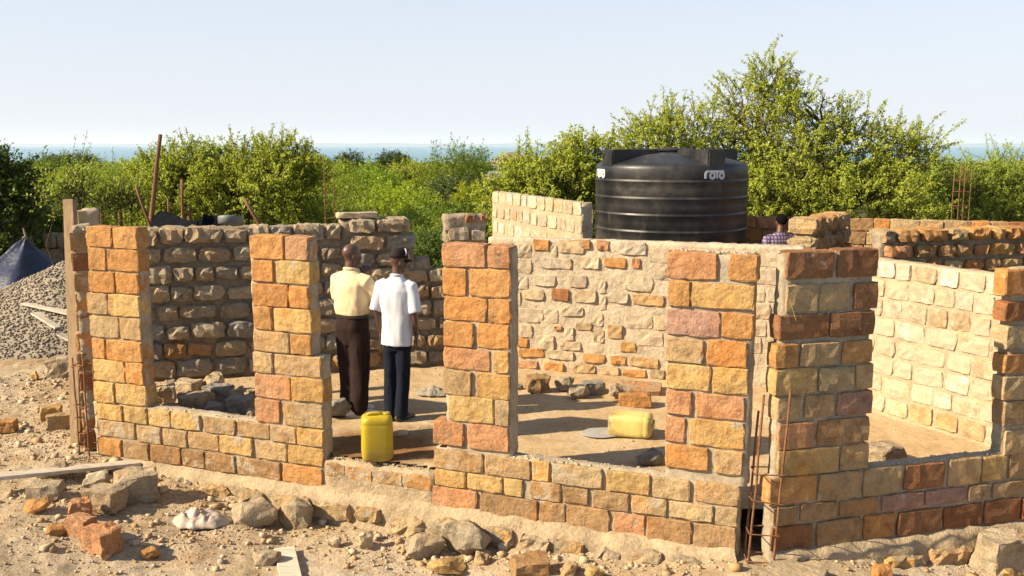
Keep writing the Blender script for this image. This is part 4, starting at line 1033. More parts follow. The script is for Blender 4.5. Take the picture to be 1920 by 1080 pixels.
# ------------------------------------------------------------------ people
def rem(bm, vox, it=4, mat=None, name='body'):
    me = bpy.data.meshes.new('tmp'); bmesh.ops.recalc_face_normals(bm, faces=bm.faces[:]); bm.to_mesh(me); bm.free()
    o = bpy.data.objects.new('tmp', me); COL.objects.link(o); m_ = o.modifiers.new('r', 'REMESH'); m_.mode = 'VOXEL'; m_.voxel_size = vox
    sm = o.modifiers.new('s', 'SMOOTH'); sm.iterations = it; sm.factor = .5
    dg = bpy.context.evaluated_depsgraph_get(); dg.update(); me2 = bpy.data.meshes.new_from_object(o.evaluated_get(dg)); me2.name = name
    bpy.data.objects.remove(o); me2.materials.clear()
    if mat: me2.materials.append(mat)
    me2.polygons.foreach_set('use_smooth', [True] * len(me2.polygons)); return me2
def loft(bm, rings, n=24, e=.8):
    L = []
    for cx_, cy_, cz_, rx, ry in rings:
        L.append([bm.verts.new((cx_ + math.copysign(abs(math.cos(t)) ** e, math.cos(t)) * rx, cy_ + math.copysign(abs(math.sin(t)) ** e, math.sin(t)) * ry, cz_)) for t in [2 * math.pi * k / n for k in range(n)]])
    for A_, B_ in zip(L, L[1:]):
        for i in range(n): bm.faces.new((A_[i], A_[(i + 1) % n], B_[(i + 1) % n], B_[i]))
    bm.faces.new(L[0][::-1]); bm.faces.new(L[-1])
def hand(bm, wrist, dir_, side, palm_n, curl=.5, s=1.0):
    """palm, four unequal bent fingers and a thumb; dir_ along the hand, palm_n out of the palm, side towards the thumb"""
    w = Vector(wrist); d = Vector(dir_).normalized(); t = Vector(side); t = (t - d * t.dot(d)).normalized(); nrm = Vector(palm_n); nrm = (nrm - d * nrm.dot(d) - t * nrm.dot(t)).normalized()
    for k in range(4):
        o = (k - 1.5) * .0205 * s; b = w + d * .02 * s - t * o * .7; kn = w + d * (.088 - .004 * abs(k - 1)) * s - t * o
        tube(bm, [b, kn], [.017 * s, .0125 * s], 8, round_=True)
        L = (.072, .08, .074, .058)[k] * s; p = kn; a = .18
        ln = (.45, .32, .23)
        for q in range(3):
            a += curl * (.55, .75, .5)[q]; v = d * math.cos(a) + nrm * math.sin(a); p2 = p + v * L * ln[q] * 1.05
            tube(bm, [p, p2], [(.0098, .0090, .0084)[q] * s, (.0090, .0084, .0076)[q] * s], 8, round_=True); p = p2
    b = w + d * .025 * s + t * .022 * s; p2 = w + d * .06 * s + t * .05 * s + nrm * .018 * s; p3 = p2 + (d * .8 + t * .15 + nrm * .45).normalized() * .034 * s; p4 = p3 + (d * .9 - t * .1 + nrm * .4).normalized() * .026 * s
    tube(bm, [b, p2, p3, p4], [.016 * s, .0125 * s, .0105 * s, .0085 * s], 8, round_=True)
def head(bm, c, turn=0.0, nod=0.0, s=1.0):
    c = Vector(c); Rm = Matrix.Rotation(turn, 3, 'Z') @ Matrix.Rotation(nod, 3, 'X')
    def e(o, r, ex=None): ell(bm, c + Rm @ (Vector(o) * s), [x * s for x in r], Rm @ ex if ex else Rm)
    e((0, -.008, .03), (.076, .096, .088)); e((0, .02, -.03), (.064, .076, .085)); e((0, .045, -.075), (.045, .044, .04)); e((0, .0, .0), (.072, .085, .09))
    e((0, .095, -.018), (.014, .022, .024)); e((0, .108, -.03), (.018, .013, .011)); e((0, .088, -.062), (.026, .014, .009)); e((0, .086, -.075), (.023, .013, .009))
    e((0, .083, .022), (.05, .014, .012))
    for q in (-1, 1):
        e((q * .076, -.008, -.01), (.010, .022, .032)); e((q * .03, .083, .004), (.014, .010, .009)); e((q * .045, .06, -.03), (.024, .03, .024))
    return c, Rm
SKIN = plain('dark_skin', (.14, .066, .042), .42, .5, (90, .15, .002), .1)
def cloth_mat(name, col, sc=7, st=.6, d=.03):
    m = MT(name, .85, .15); v = m.noise(sc, 4, .55, None, (1.4, 1.4, .7)); m.color(m.mix(1.0, col, m.ramp(m.noise(30, 3), [(.3, (.94,) * 3), (.7, (1.04,) * 3)]), 'MULTIPLY')); b = m.bump(v, st, d); m.bump(m.noise(600, 2), .15, .001, b); return m.m
def wrinkle(me, amp, sc, seed, zr=None, vert=1.0):
    for v in me.vertices:
        p = v.co; k = 1.0
        q = (p.x * 1.0, p.y * 1.0, p.z * vert)
        v.co = p + v.normal * amp * k * (n3(q, sc, seed) + .5 * n3(q, sc * 2.3, seed + 3))
def legs(bm, hipz, hw, kneez, anklez, r=(.1, .07, .055), dy=0, fx=(-.09, .09), spread=(0, 0), fy=(0, 0)):
    for i, sx in enumerate((-1, 1)):
        tube(bm, [(sx * hw, 0, hipz), (sx * hw * 1.02 + spread[0] * sx, .012 + fy[i] * .5, kneez), (fx[i], -.02 + fy[i], anklez)], r, 14, round_=True)
def foot(bm, x, y, rz, L=.25, w=.045, h=.05, z=.0):
    c, s = math.cos(rz), math.sin(rz)
    for t, rr, hh in ((-.30, .034, .04), (0, .036, .045), (.35, .044, .032), (.62, .04, .024)):
        ell(bm, (x - s * t * L * .8, y + c * t * L * .8, z + hh), (rr, .075, hh), Matrix.Rotation(rz, 3, 'Z'))

# man in the white shirt and dark cap
def man_white():
    f = atz(742, 792, 0); r = empty('person', (f.x - .0, f.y + .08, 0), 'man from behind in white short sleeved shirt, navy trousers and dark cap', 'person'); r.rotation_euler[2] = R(-15); r.rotation_euler[1] = R(1.2); r.scale = (.86, .9, 1)
    bm = bmesh.new()
    loft(bm, [(0, 0, .86, .14, .10), (0, 0, .95, .16, .11), (0, 0, 1.1, .145, .10), (0, 0, 1.3, .17, .11), (0, -.01, 1.42, .17, .10), (0, -.01, 1.48, .09, .07)])
    tube(bm, [(0, -.02, 1.44), (.005, -.005, 1.6)], [.062, .056], 14)
    hc, Rm = head(bm, (.018, .015, 1.655), R(-42), R(-4), 1.06)
    for s in (-1, 1):
        sh = Vector((s * .178, -.01, 1.425)); el = Vector((s * .235, -.035, 1.14)); wr = Vector((s * .238, .03, .90)) if s > 0 else Vector((-.215, .045, .90))
        tube(bm, [(s * .1, -.01, 1.43), sh, sh.lerp(el, .5), el], [.05, .056, .046, .039], 12, round_=True); tube(bm, [el, el.lerp(wr, .35), wr], [.039, .040, .026], 12, round_=True)
        hand(bm, wr, (0.02 * s, .12, -1), (-s * .3, 1, 0), (-s, -.1, 0), .75 if s < 0 else .45, .98)
    legs(bm, .9, .085, .5, .09, (.085, .058, .042), fx=(-.075, .07))
    foot(bm, -.075, .03, R(10)); foot(bm, .075, .02, R(-25))
    obj('body', rem(bm, .0075, 4, SKIN, 'body'), r)
    # shirt
    bm = bmesh.new()
    loft(bm, [(0, .0, .80, .186, .13), (0, 0, .88, .184, .132), (0, 0, 1.0, .176, .125), (0, 0, 1.12, .18, .124), (0, -.005, 1.26, .198, .132), (0, -.012, 1.37, .206, .126), (0, -.015, 1.44, .178, .10), (0, -.015, 1.485, .10, .078), (.0, -.01, 1.515, .066, .066)], 32, .82)
    for s in (-1, 1):
        tube(bm, [(s * .13, -.012, 1.425), (s * .185, -.012, 1.41), (s * .225, -.025, 1.27), (s * .252, -.033, 1.15)], [.068, .078, .076, .080], 16)
    me = rem(bm, .011, 5, cloth_mat('white_shirt', (.86, .88, .95), 5, .2, .02), 'shirt'); wrinkle(me, .011, 8, 3, vert=.35); obj('shirt', me, r)
    bm = bmesh.new(); tube(bm, [(.064 * math.cos(t), -.008 + .066 * math.sin(t), 1.515 + .012 * math.sin(t) * -1) for t in [R(-250 + 320 * k / 16) for k in range(17)]], .016, 8, round_=True)
    obj('collar', bm_mesh('collar', bm, cloth_mat('shirt_collar', (.78, .80, .86)), True), r)
    bm = bmesh.new(); loft(bm, [(0, 0, .74, .11, .09), (0, 0, .82, .15, .11), (0, 0, .93, .158, .118), (0, 0, 1.0, .15, .112)])
    legs(bm, .86, .078, .48, .10, (.098, .083, .078), fx=(-.072, .07)); 
    tube(bm, [(-.072, -.02, .12), (-.075, -.02, .05)], [.078, .082], 14); tube(bm, [(.07, -.02, .12), (.072, -.02, .05)], [.078, .082], 14)
    me = rem(bm, .011, 8, cloth_mat('navy_trousers', (.012, .016, .032), 6, .6, .03), 'trousers'); wrinkle(me, .009, 10, 8, vert=.4); obj('trousers', me, r)
    # cap: dome, brim and a pale stripe
    M_CAP = plain('cap_cloth', (.022, .014, .013), .8, .2, None, .2)
    bm = bmesh.new(); hv = hc + Rm @ Vector((0, -.006, .042)); q = bmesh.ops.create_uvsphere(bm, u_segments=28, v_segments=14, radius=1, matrix=Matrix.Translation(hv) @ Rm.to_4x4() @ Matrix.Diagonal((.093, .113, .095, 1)))
    bmesh.ops.delete(bm, geom=[v for v in bm.verts if (Rm.inverted() @ (v.co - hv)).z < -.012], context='VERTS'); ob = obj('cap', bm_mesh('cap', bm, M_CAP, True), r)
    md = ob.modifiers.new('t', 'SOLIDIFY'); md.thickness = .004; md.offset = 1
    V = []; F = []
    for j in range(5):
        for i in range(13):
            t = R(25 + 130 * i / 12); k = j / 4; rr = 1 + k * .72 * math.sin((t - R(25)) / R(130) * math.pi) ** .5
            V.append(hv + Rm @ Vector((.088 * math.cos(t) * (1 + k * .05), .106 * math.sin(t) * rr, -.010 - .02 * k - .02 * k * math.cos(t) ** 2)))
    for j in range(4):
        for i in range(12): a = j * 13 + i; F.append((a, a + 1, a + 14, a + 13))
    bob = obj('brim', mesh('brim', V, F, M_CAP, True), ob); md = bob.modifiers.new('t', 'SOLIDIFY'); md.thickness = .005
    bm = bmesh.new(); pts = [hv + Rm @ Vector((.0905 * math.sin(R(a)) * .985, .040 + .03 * math.cos(R(a)), .092 * math.cos(R(a)))) for a in (10, 25, 40, 55, 70)]; tube(bm, pts, .006, 6); obj('stripe', bm_mesh('stripe', bm, M_LOGO), ob)
    M_FLIP = plain('green_rubber', (.03, .22, .17), .6, .3)
    for x, rz, y in ((-.075, R(10), .03), (.075, R(-25), .02)):
        bm = bmesh.new(); c, s = math.cos(rz), math.sin(rz); L = []
        for z in (.0, .016): L.append([bm.verts.new((x + c * px - s * py, y + s * px + c * py, z)) for px, py in [(.05 * math.cos(t) * (1 + .12 * math.sin(t)), .04 + .145 * math.sin(t)) for t in [2 * math.pi * k / 20 for k in range(20)]]])
        for i in range(20): bm.faces.new((L[0][i], L[0][(i + 1) % 20], L[1][(i + 1) % 20], L[1][i]))
        bm.faces.new(L[0][::-1]); bm.faces.new(L[1]); sb = obj('sandal', bm_mesh('sandal', bm, M_FLIP), r)
        bm = bmesh.new(); q = lambda px, py, z: (x + c * px - s * py, y + s * px + c * py, z); tube(bm, [q(-.045, .05, .02), q(-.03, .08, .06), q(0, .13, .045), q(.03, .08, .06), q(.045, .05, .02)], .007, 6); obj('strap', bm_mesh('strap', bm, M_FLIP), sb)
    r2 = (f.x, f.y)
    return r
man2 = man_white()
# the phone rests in his left hand but is a thing of its own
Mw = Matrix.Translation(man2.location) @ Matrix.Rotation(man2.rotation_euler[2], 4, 'Z') @ Matrix.Diagonal((.86, .9, 1, 1))
ph = Mw @ Vector((-.188, .055, .815)); bm = bmesh.new(); box(bm, (0, 0, 0), (.012, .072, .14)); bmesh.ops.bevel(bm, geom=bm.edges[:], offset=.004, segments=2, affect='EDGES')
tag(obj('phone', bm_mesh('phone', bm, plain('black_glass', (.01, .01, .012), .15, .5)), None, ph, (R(8), 0, R(-8))), 'small dark phone held low by the man in the white shirt', 'phone')

def man_yellow():
    f = atz(664, 780, 0); r = empty('person', (f.x, f.y + .05, 0), 'bald man from behind in cream yellow polo shirt, hand raised to his chin', 'person'); r.rotation_euler[2] = R(-34)
    bm = bmesh.new(); S1 = 1.0
    loft(bm, [(0, 0, .9, .14, .10), (0, 0, 1.0, .16, .11), (0, 0, 1.15, .15, .11), (0, 0, 1.35, .175, .115), (0, -.01, 1.47, .17, .10), (0, -.01, 1.53, .09, .07)])
    tube(bm, [(0, -.02, 1.48), (.0, .0, 1.64)], [.066, .06], 14)
    hc, Rm = head(bm, (.0, .012, 1.695), R(-18), R(-4), 1.02)
    # right arm: elbow forward, hand at the chin
    sh = Vector((.185, -.005, 1.455)); el = Vector((.235, .12, 1.21)); wr = Vector((.15, .085, 1.47))
    tube(bm, [(.1, -.01, 1.46), sh, sh.lerp(el, .5), el], [.05, .056, .048, .042], 12, round_=True); tube(bm, [el, el.lerp(wr, .35), wr], [.042, .042, .028], 12, round_=True)
    hand(bm, wr, (-.3, .12, 1), (-.6, -.6, 0), (-1, .3, -.1), .7, 1.05)
    # left arm folded across the belly under the right elbow
    sh = Vector((-.185, -.005, 1.455)); el = Vector((-.24, .06, 1.18)); wr = Vector((.0, .19, 1.20))
    tube(bm, [(-.1, -.01, 1.46), sh, sh.lerp(el, .5), el], [.05, .056, .048, .042], 12, round_=True); tube(bm, [el, el.lerp(wr, .35), wr], [.042, .042, .028], 12, round_=True)
    hand(bm, wr, (1, .12, .05), (0, 0, 1), (0, -1, 0), .3, 1.0)
    legs(bm, .95, .085, .52, .09, (.088, .06, .044), fx=(-.08, .085), fy=(.02, .0))
    obj('body', rem(bm, .0075, 4, SKIN, 'body'), r)
    bm = bmesh.new()
    loft(bm, [(0, .0, 1.055, .170, .128), (0, .0, 1.09, .185, .140), (0, 0, 1.16, .196, .150), (0, .0, 1.28, .20, .15), (0, -.01, 1.40, .208, .136), (0, -.015, 1.47, .18, .105), (0, -.015, 1.52, .105, .082), (.003, -.005, 1.552, .072, .07)], 32, .82)
    tube(bm, [(.13, -.012, 1.455), (.195, .0, 1.44), (.232, .06, 1.33), (.236, .10, 1.25)], [.068, .08, .075, .072], 16)
    tube(bm, [(-.13, -.012, 1.455), (-.195, .0, 1.44), (-.232, .03, 1.32), (-.246, .05, 1.22)], [.068, .08, .075, .074], 16)
    me = rem(bm, .011, 5, cloth_mat('cream_yellow_shirt', (.98, .75, .45), 5, .25, .02), 'shirt'); wrinkle(me, .012, 8, 13, vert=.8); obj('shirt', me, r)
    bm = bmesh.new(); tube(bm, [(.003 + .07 * math.cos(t), -.004 + .07 * math.sin(t), 1.553 - .012 * math.sin(t)) for t in [R(-250 + 320 * k / 16) for k in range(17)]], .016, 8, round_=True)
    obj('collar', bm_mesh('collar', bm, cloth_mat('yellow_collar', (.98, .75, .45)), True), r)
    bm = bmesh.new(); loft(bm, [(0, .0, .76, .12, .10), (0, 0, .84, .168, .125), (0, -.005, .95, .180, .148), (0, 0, 1.03, .178, .138), (0, 0, 1.062, .174, .132)], 28, .85)
    legs(bm, .9, .086, .5, .10, (.120, .104, .092), fx=(-.082, .086), fy=(.02, .0))
    tube(bm, [(-.082, 0, .14), (-.084, .0, .075)], [.088, .090], 14); tube(bm, [(.086, -.02, .14), (.088, -.02, .075)], [.088, .090], 14)
    me = rem(bm, .011, 9, cloth_mat('dark_brown_trousers', (.036, .019, .016), 6, .6, .03), 'trousers'); wrinkle(me, .012, 9, 21, vert=.35); obj('trousers', me, r)
    bm = bmesh.new(); n = 40; L = []
    for rr, z in ((1, 1.055), (1.03, 1.057), (1.03, 1.088), (1, 1.09)): L.append([bm.verts.new((math.copysign(abs(math.cos(t)) ** .85, math.cos(t)) * .182 * rr, math.copysign(abs(math.sin(t)) ** .85, math.sin(t)) * .139 * rr, z)) for t in [2 * math.pi * k / n for k in range(n)]])
    for k in range(4):
        for i in range(n): bm.faces.new((L[k][i], L[k][(i + 1) % n], L[(k + 1) % 4][(i + 1) % n], L[(k + 1) % 4][i]))
    obj('belt', bm_mesh('belt', bm, plain('brown_leather', (.03, .017, .01), .5, .4)), r)
    M_SHOE = plain('white_canvas', (.95, .88, .78), .8, .2)
    for x, y, rz in ((-.08, .05, R(-20)), (.09, -.02, R(-42))):
        bm = bmesh.new(); c, s = math.cos(rz), math.sin(rz)
        for t, rr, hh in ((-.34, .044, .046), (0, .046, .05), (.35, .052, .038), (.64, .047, .030)): ell(bm, (x - s * t * .27, y + c * t * .27, hh * .9), (rr, .085, hh), Matrix.Rotation(rz, 3, 'Z'))
        sh_ = obj('shoe', rem(bm, .009, 4, M_SHOE, 'shoe'), r)
        bm = bmesh.new(); L = []
        for z in (.0, .02): L.append([bm.verts.new((x + c * px - s * py, y + s * px + c * py, z)) for px, py in [(.054 * math.cos(t), (.045 + .195 * math.sin(t))) for t in [2 * math.pi * k / 20 for k in range(20)]]])
        for i in range(20): bm.faces.new((L[0][i], L[0][(i + 1) % 20], L[1][(i + 1) % 20], L[1][i]))
        bm.faces.new(L[0][::-1]); bm.faces.new(L[1]); obj('sole', bm_mesh('sole', bm, M_SHOE), sh_)
    return r
man_yellow()
def man_far():
    q = atY(1461, 450, 14.3); r = empty('person', (q.x, 14.3, .02), 'person in a checked purple shirt seen from behind beyond the bright wall', 'person'); r.rotation_euler[2] = R(10)
    bm = bmesh.new(); loft(bm, [(0, 0, .86, .14, .10), (0, 0, 1.1, .145, .10), (0, 0, 1.3, .17, .11), (0, -.01, 1.42, .17, .10), (0, -.01, 1.48, .09, .07)]); tube(bm, [(0, -.02, 1.44), (.02, .005, 1.6)], [.062, .056], 14); hc, Rm = head(bm, (.03, .02, 1.66), R(-10), R(-4))
    for s in (-1, 1):
        sh = Vector((s * .178, -.01, 1.425)); el = Vector((s * .235, -.035, 1.14)); wr = Vector((s * .238, .04, .9)); tube(bm, [(s * .1, -.01, 1.43), sh, el], [.05, .056, .039], 12, round_=True); tube(bm, [el, wr], [.039, .026], 12, round_=True); hand(bm, wr, (0, .12, -1), (-s * .3, 1, 0), (-s, 0, 0), .5)
    legs(bm, .9, .085, .5, .09, (.085, .058, .042)); foot(bm, -.09, .03, .1); foot(bm, .09, .03, -.1); obj('body', rem(bm, .009, 4, SKIN, 'body'), r)
    bm = bmesh.new(); v = hc + Vector((0, -.012, .034)); ell(bm, v, (.083, .103, .092)); obj('hair', bm_mesh('hair', bm, plain('black_hair', (.006, .005, .005), .95, .1, (200, 1, .01)), True), r)
    m = MT('checked_shirt', .85, .15); oc = m.n('ShaderNodeTexCoord').outputs['Object']; sp = m.n('ShaderNodeSeparateXYZ'); m.l(oc, sp.inputs[0])
    def band(o, f): return m.math('GREATER_THAN', m.math('SINE', m.math('MULTIPLY', o, f)), .55)
    c = m.mix(band(sp.outputs[0], 130), (.34, .27, .36), (.07, .045, .14)); c = m.mix(band(sp.outputs[2], 130), c, (.09, .06, .16)); m.color(c)
    bm = bmesh.new(); loft(bm, [(0, .0, .82, .186, .13), (0, 0, 1.0, .176, .125), (0, -.005, 1.26, .198, .132), (0, -.012, 1.37, .206, .126), (0, -.015, 1.44, .178, .10), (0, -.015, 1.485, .10, .078), (.0, -.01, 1.51, .066, .066)], 32, .82)
    for s in (-1, 1): tube(bm, [(s * .13, -.012, 1.425), (s * .185, -.012, 1.41), (s * .225, -.025, 1.27), (s * .252, -.033, 1.15)], [.068, .078, .076, .078], 16)
    obj('shirt', rem(bm, .013, 5, m.m, 'shirt'), r)
    bm = bmesh.new(); loft(bm, [(0, 0, .8, .155, .115), (0, 0, .95, .15, .112)]); legs(bm, .86, .08, .48, .06, (.1, .085, .08)); obj('trousers', rem(bm, .014, 4, plain('dark_cloth', (.02, .02, .025), .9), 'trousers'), r)
man_far()

# ------------------------------------------------------------------ trees
def foliage(ells, ntw, tl, per, ls, seed, up=.45, sprays=0, spl=1.0, thr=-.15, nsc=1.1, deep=.5, zmin=-9, mshape=.55, drop=.25):
    rs = np.random.RandomState(seed); E = np.array(ells, float); wts = (E[:, 3] * E[:, 4] + E[:, 3] * E[:, 5] + E[:, 4] * E[:, 5]); wts /= wts.sum()
    P = []; D = []
    while len(P) < ntw:
        k = rs.choice(len(E), p=wts); v = rs.normal(size=3); v /= np.linalg.norm(v); rr = 1 - deep * rs.rand() ** 1.6
        p = E[k, :3] + v * rr * E[k, 3:6]
        if p[2] < zmin: continue
        if n3(p, nsc, seed * .37) + .4 * n3(p, nsc * 2.6, seed) < thr: continue
        P.append(p); d = v + np.array([0, 0, up]) + rs.normal(size=3) * .55; D.append(d / np.linalg.norm(d))
    P = np.array(P); D = np.array(D); L = tl * rs.uniform(.5, 1.3, ntw)
    if sprays:
        top = np.argsort(-(P[:, 2] + rs.rand(ntw) * 1.2))[:max(1, ntw // 3)]; idx = rs.choice(top, sprays); L[idx] = spl * rs.uniform(.7, 1.5, sprays); D[idx] = D[idx] * .6 + np.array([0, 0, .5]) + rs.normal(size=(sprays, 3)) * .25; D[idx] /= np.linalg.norm(D[idx], axis=1)[:, None]
    dr = rs.uniform(0, drop, ntw)
    def at(t): return P[:, None, :] + D[:, None, :] * (L[:, None] * t)[..., None] + np.array([0, 0, -1.0]) * (dr[:, None] * L[:, None] * t * t)[..., None]
    npl = np.maximum(3, (per * L / tl)).astype(int); mx = npl.max()
    t = rs.rand(ntw, mx) ** .85; Q = at(t) + rs.normal(size=(ntw, mx, 3)) * ls * .9
    keep = np.arange(mx)[None] < npl[:, None]; C = Q[keep]; n = len(C)
    nm = rs.normal(size=(n, 3)) * .75 + np.array([-.75, -.5, .65]); nm /= np.linalg.norm(nm, axis=1)[:, None]; a = np.cross(nm, rs.normal(size=(n, 3))); a /= np.linalg.norm(a, axis=1)[:, None] + 1e-9; b = np.cross(nm, a); b /= np.linalg.norm(b, axis=1)[:, None] + 1e-9
    s = ls * rs.uniform(.6, 1.35, n)[:, None]; w = b * s * mshape
    V = np.stack([C - a * s, C + w - a * s * .1, C + a * s, C - w - a * s * .1], 1).reshape(-1, 3); F = np.arange(n * 4).reshape(n, 4)
    # twigs: thin three-sided strips
    T = at(np.array([[-.35, .15, .6, 1.02]]).repeat(ntw, 0)); tr = np.array([.010, .008, .006, .003])[None, :, None] * (ls / .045) ** .5; x = np.cross(D, [.3, .2, 1.]); x /= np.linalg.norm(x, axis=1)[:, None]; y = np.cross(D, x)
    TV = []
    for c, s_ in ((1, 0), (-.5, .87), (-.5, -.87)): TV.append(T + (x * c + y * s_)[:, None, :] * tr)
    TV = np.stack(TV, 2).reshape(-1, 3); tf = []
    for r_ in range(3):
        for k in range(3): tf.append((r_ * 3 + k, r_ * 3 + (k + 1) % 3, r_ * 3 + 3 + (k + 1) % 3, r_ * 3 + 3 + k))
    TF = (np.array(tf)[None] + (np.arange(ntw) * 12)[:, None, None]).reshape(-1, 4)
    return V, F, TV, TF
def trunk_mesh(base, ells, r0, seed, nsub=3):
    rs = random.Random(seed); bm = bmesh.new(); b = Vector(base)
    for e in ells:
        c = Vector(e[:3]); m1 = b.lerp(c, .35) + Vector((rs.uniform(-.15, .15), rs.uniform(-.15, .15), rs.uniform(-.1, .25))) * (c - b).length * .5; pts = [b + Vector((rs.uniform(-1, 1), rs.uniform(-1, 1), 0)) * r0 * .6, m1, m1.lerp(c, .6) + Vector((rs.uniform(-1, 1), rs.uniform(-1, 1), rs.uniform(-1, 1))) * .12 * (c - b).length, c]
        tube(bm, pts, [r0, r0 * .65, r0 * .42, r0 * .22], 7)
        for q in range(nsub):
            v = Vector((rs.gauss(0, 1), rs.gauss(0, 1), rs.gauss(.4, .8))).normalized(); e2 = c + Vector((v.x * e[3], v.y * e[4], v.z * e[5])) * .85; s_ = pts[2].lerp(c, rs.random()); mid = s_.lerp(e2, .5) + Vector((rs.uniform(-1, 1), rs.uniform(-1, 1), rs.uniform(-1, 1))) * .12 * (e2 - s_).length
            tube(bm, [s_, mid, e2], [r0 * .26, r0 * .17, r0 * .06], 5)
    return bm_mesh('trunk', bm, M_BARK, True)
def tree(name, loc, ells, r0, lm, label, cat, seed, group=None, **kw):
    r = empty(name, loc, label, cat, group); V, F, TV, TF = foliage(ells, seed=seed, **kw)
    obj('trunk', trunk_mesh((0, 0, -.3), ells, r0, seed), r); obj('crown', npmesh('crown', V, F, lm), r, color=(.98, 1.02, 1, 1)); obj('twigs', npmesh('twigs', TV, TF, M_BARK), r); return r
# the big thorn tree behind the tank, described by lobes read off its outline
def lobes(specs, Y, base):
    L = []
    for px, py, rx, rz, *dy in specs:
        Yd = Y + (dy[0] if dy else 0); c = atY(px, py, Yd); k = Yd / FPX; L.append((c.x - base[0], Yd - base[1], c.z - base[2], rx * k, max(rx, rz) * k * .85, rz * k))
    return L
bt = (atY(1480, 400, 20.5).x, 20.5, -.6)
EL = lobes([(1440, 240, 95, 80), (1445, 160, 42, 55), (1345, 255, 95, 75), (1260, 265, 85, 62, -.3), (1210, 300, 75, 65, -.5), (1560, 270, 105, 75), (1640, 290, 85, 68), (1700, 330, 72, 85), (1480, 340, 150, 90, -.8), (1600, 380, 150, 70, -.9), (1330, 370, 150, 80, -.5), (1430, 400, 100, 50, -1.2), (1690, 395, 80, 55, -.6), (1390, 190, 45, 45), (1510, 205, 60, 50)], 20.5, bt)
tree('thorn_tree', bt, EL, .12, M_LEAFY, 'large spreading yellow green thorn tree behind the black water tank', 'tree', 11, ntw=4300, tl=.42, per=34, ls=.025, sprays=110, spl=.6, thr=-.12, nsc=1.3, deep=.6)
bb = (atY(1040, 400, 19).x, 19, -.8)
EL = lobes([(1080, 310, 70, 48), (1010, 335, 70, 50), (960, 380, 60, 55, -.4), (1120, 330, 75, 70, .4), (1050, 380, 110, 70, -.5), (1140, 400, 90, 70, .3)], 19, bb)
tree('thorn_bush', bb, EL, .08, M_LEAFY, 'dense yellow green bush between the pale tall wall and the tank', 'bush', 12, ntw=2000, tl=.34, per=34, ls=.026, sprays=30, spl=.45, thr=-.25, nsc=1.5, deep=.5)
bl_ = (atY(430, 400, 20).x, 20, -1.0)
EL = lobes([(520, 308, 66, 45), (450, 322, 80, 45), (370, 318, 70, 45), (300, 335, 60, 42), (560, 345, 55, 55), (480, 370, 110, 60, -.6), (360, 375, 110, 60, -.5), (270, 370, 60, 60, .2), (570, 390, 60, 50, -.2)], 20, bl_)
tree('thorn_bush', bl_, EL, .1, M_LEAFY, 'wide yellow green thorn bush behind the poles and grey wall', 'bush', 13, ntw=3100, tl=.38, per=33, ls=.026, sprays=60, spl=.42, thr=-.2, nsc=1.4, deep=.55)
bd = (atY(0, 400, 19).x, 19.5, -1.0)
EL = lobes([(0, 340, 55, 50), (-60, 350, 70, 70), (20, 370, 50, 45), (-20, 420, 80, 60)], 19.5, bd)
tree('dark_tree', bd, EL, .09, M_LEAFD, 'dark green leafy tree cut by the left edge of the picture', 'tree', 14, ntw=900, tl=.36, per=22, ls=.045, sprays=10, thr=-.3, nsc=1.5)
br = (atY(1850, 390, 22).x, 22, -1)
EL = lobes([(1810, 345, 55, 42), (1880, 350, 60, 55), (1850, 395, 100, 60), (1930, 380, 60, 60), (1760, 390, 60, 50)], 22, br)
tree('thorn_bush', br, EL, .06, M_LEAFG, 'feathery green bush at the right edge behind the rebar column', 'bush', 15, ntw=1500, tl=.48, per=30, ls=.027, sprays=60, spl=.8, thr=-.3, nsc=1.5, mshape=.35)
for i, (px, lab) in enumerate(((135, 'slender bare branched thorn bush above the timber post'), (222, 'small bare branched shrub beyond the grey wall at the left'))):
    b_ = atY(px, 400, 17.2 + i * .6); base = (b_.x, b_.y, -.5)
    EL = lobes([(px, 350 + i * 22, 42 - i * 10, 30 - i * 6), (px - 22, 365 + i * 15, 30, 20), (px + 24, 362 + i * 15, 30, 22)], b_.y, base)
    tree('thorn_shrub', base, EL, .025, M_LEAFG, lab, 'shrub', 30 + i, ntw=170, tl=.36, per=12, ls=.026, sprays=20, spl=.6, thr=-.5, deep=.8)

# woodland on the slope: five kinds, copied
KIND = [('M', M_LEAFM, .10), ('G', M_LEAFG, .10), ('D', M_LEAFD, .11), ('G', M_LEAFG, .085), ('M', M_LEAFM, .12)]
protos = []
for k in range(5):
    rs = random.Random(50 + k); E_ = []
    for q in range(7):
        a = rs.uniform(0, 6.28); rr = rs.uniform(.2, 1.35); E_.append((math.cos(a) * rr, math.sin(a) * rr, rs.uniform(1.5, 3.4) + (.4 if rr < .6 else 0), rs.uniform(.7, 1.15), rs.uniform(.7, 1.15), rs.uniform(.5, .85)))
    E_.append((0, 0, 1.1, 1.5, 1.5, .9))
    V, F, TV, TF = foliage(E_, 1700, .55, 26, KIND[k][2] * .40, 60 + k, up=.35, thr=-.22, nsc=1.2, deep=.55, sprays=12, spl=.6)
    protos.append((float(np.percentile(V[:, 2], 99.7)), npmesh('crown', V, F, KIND[k][1]), trunk_mesh((0, 0, -.4), E_, .12, 70 + k, 2)))
KL = ['mid green bushy tree', 'yellow green spreading tree', 'dark green rounded tree', 'light green feathery tree', 'dull green broad tree']
REG = [(60, 'at the left edge, above the gravel heap'), (135, 'left of the timber post'), (205, 'just right of the timber post'), (275, 'left of the tallest leaning pole'), (440, 'behind the wide bush, left half'), (600, 'behind the wide bush, right half'),
       (680, 'above the bald man'), (760, 'above the man in the cap'), (830, 'above the notch in the grey wall'), (925, 'above the third brick pier'), (1030, 'above the pale tall wall'), (1700, 'behind the tank and big tree'), (1830, 'left of the rebar at the right edge'), (9999, 'at the right edge')]
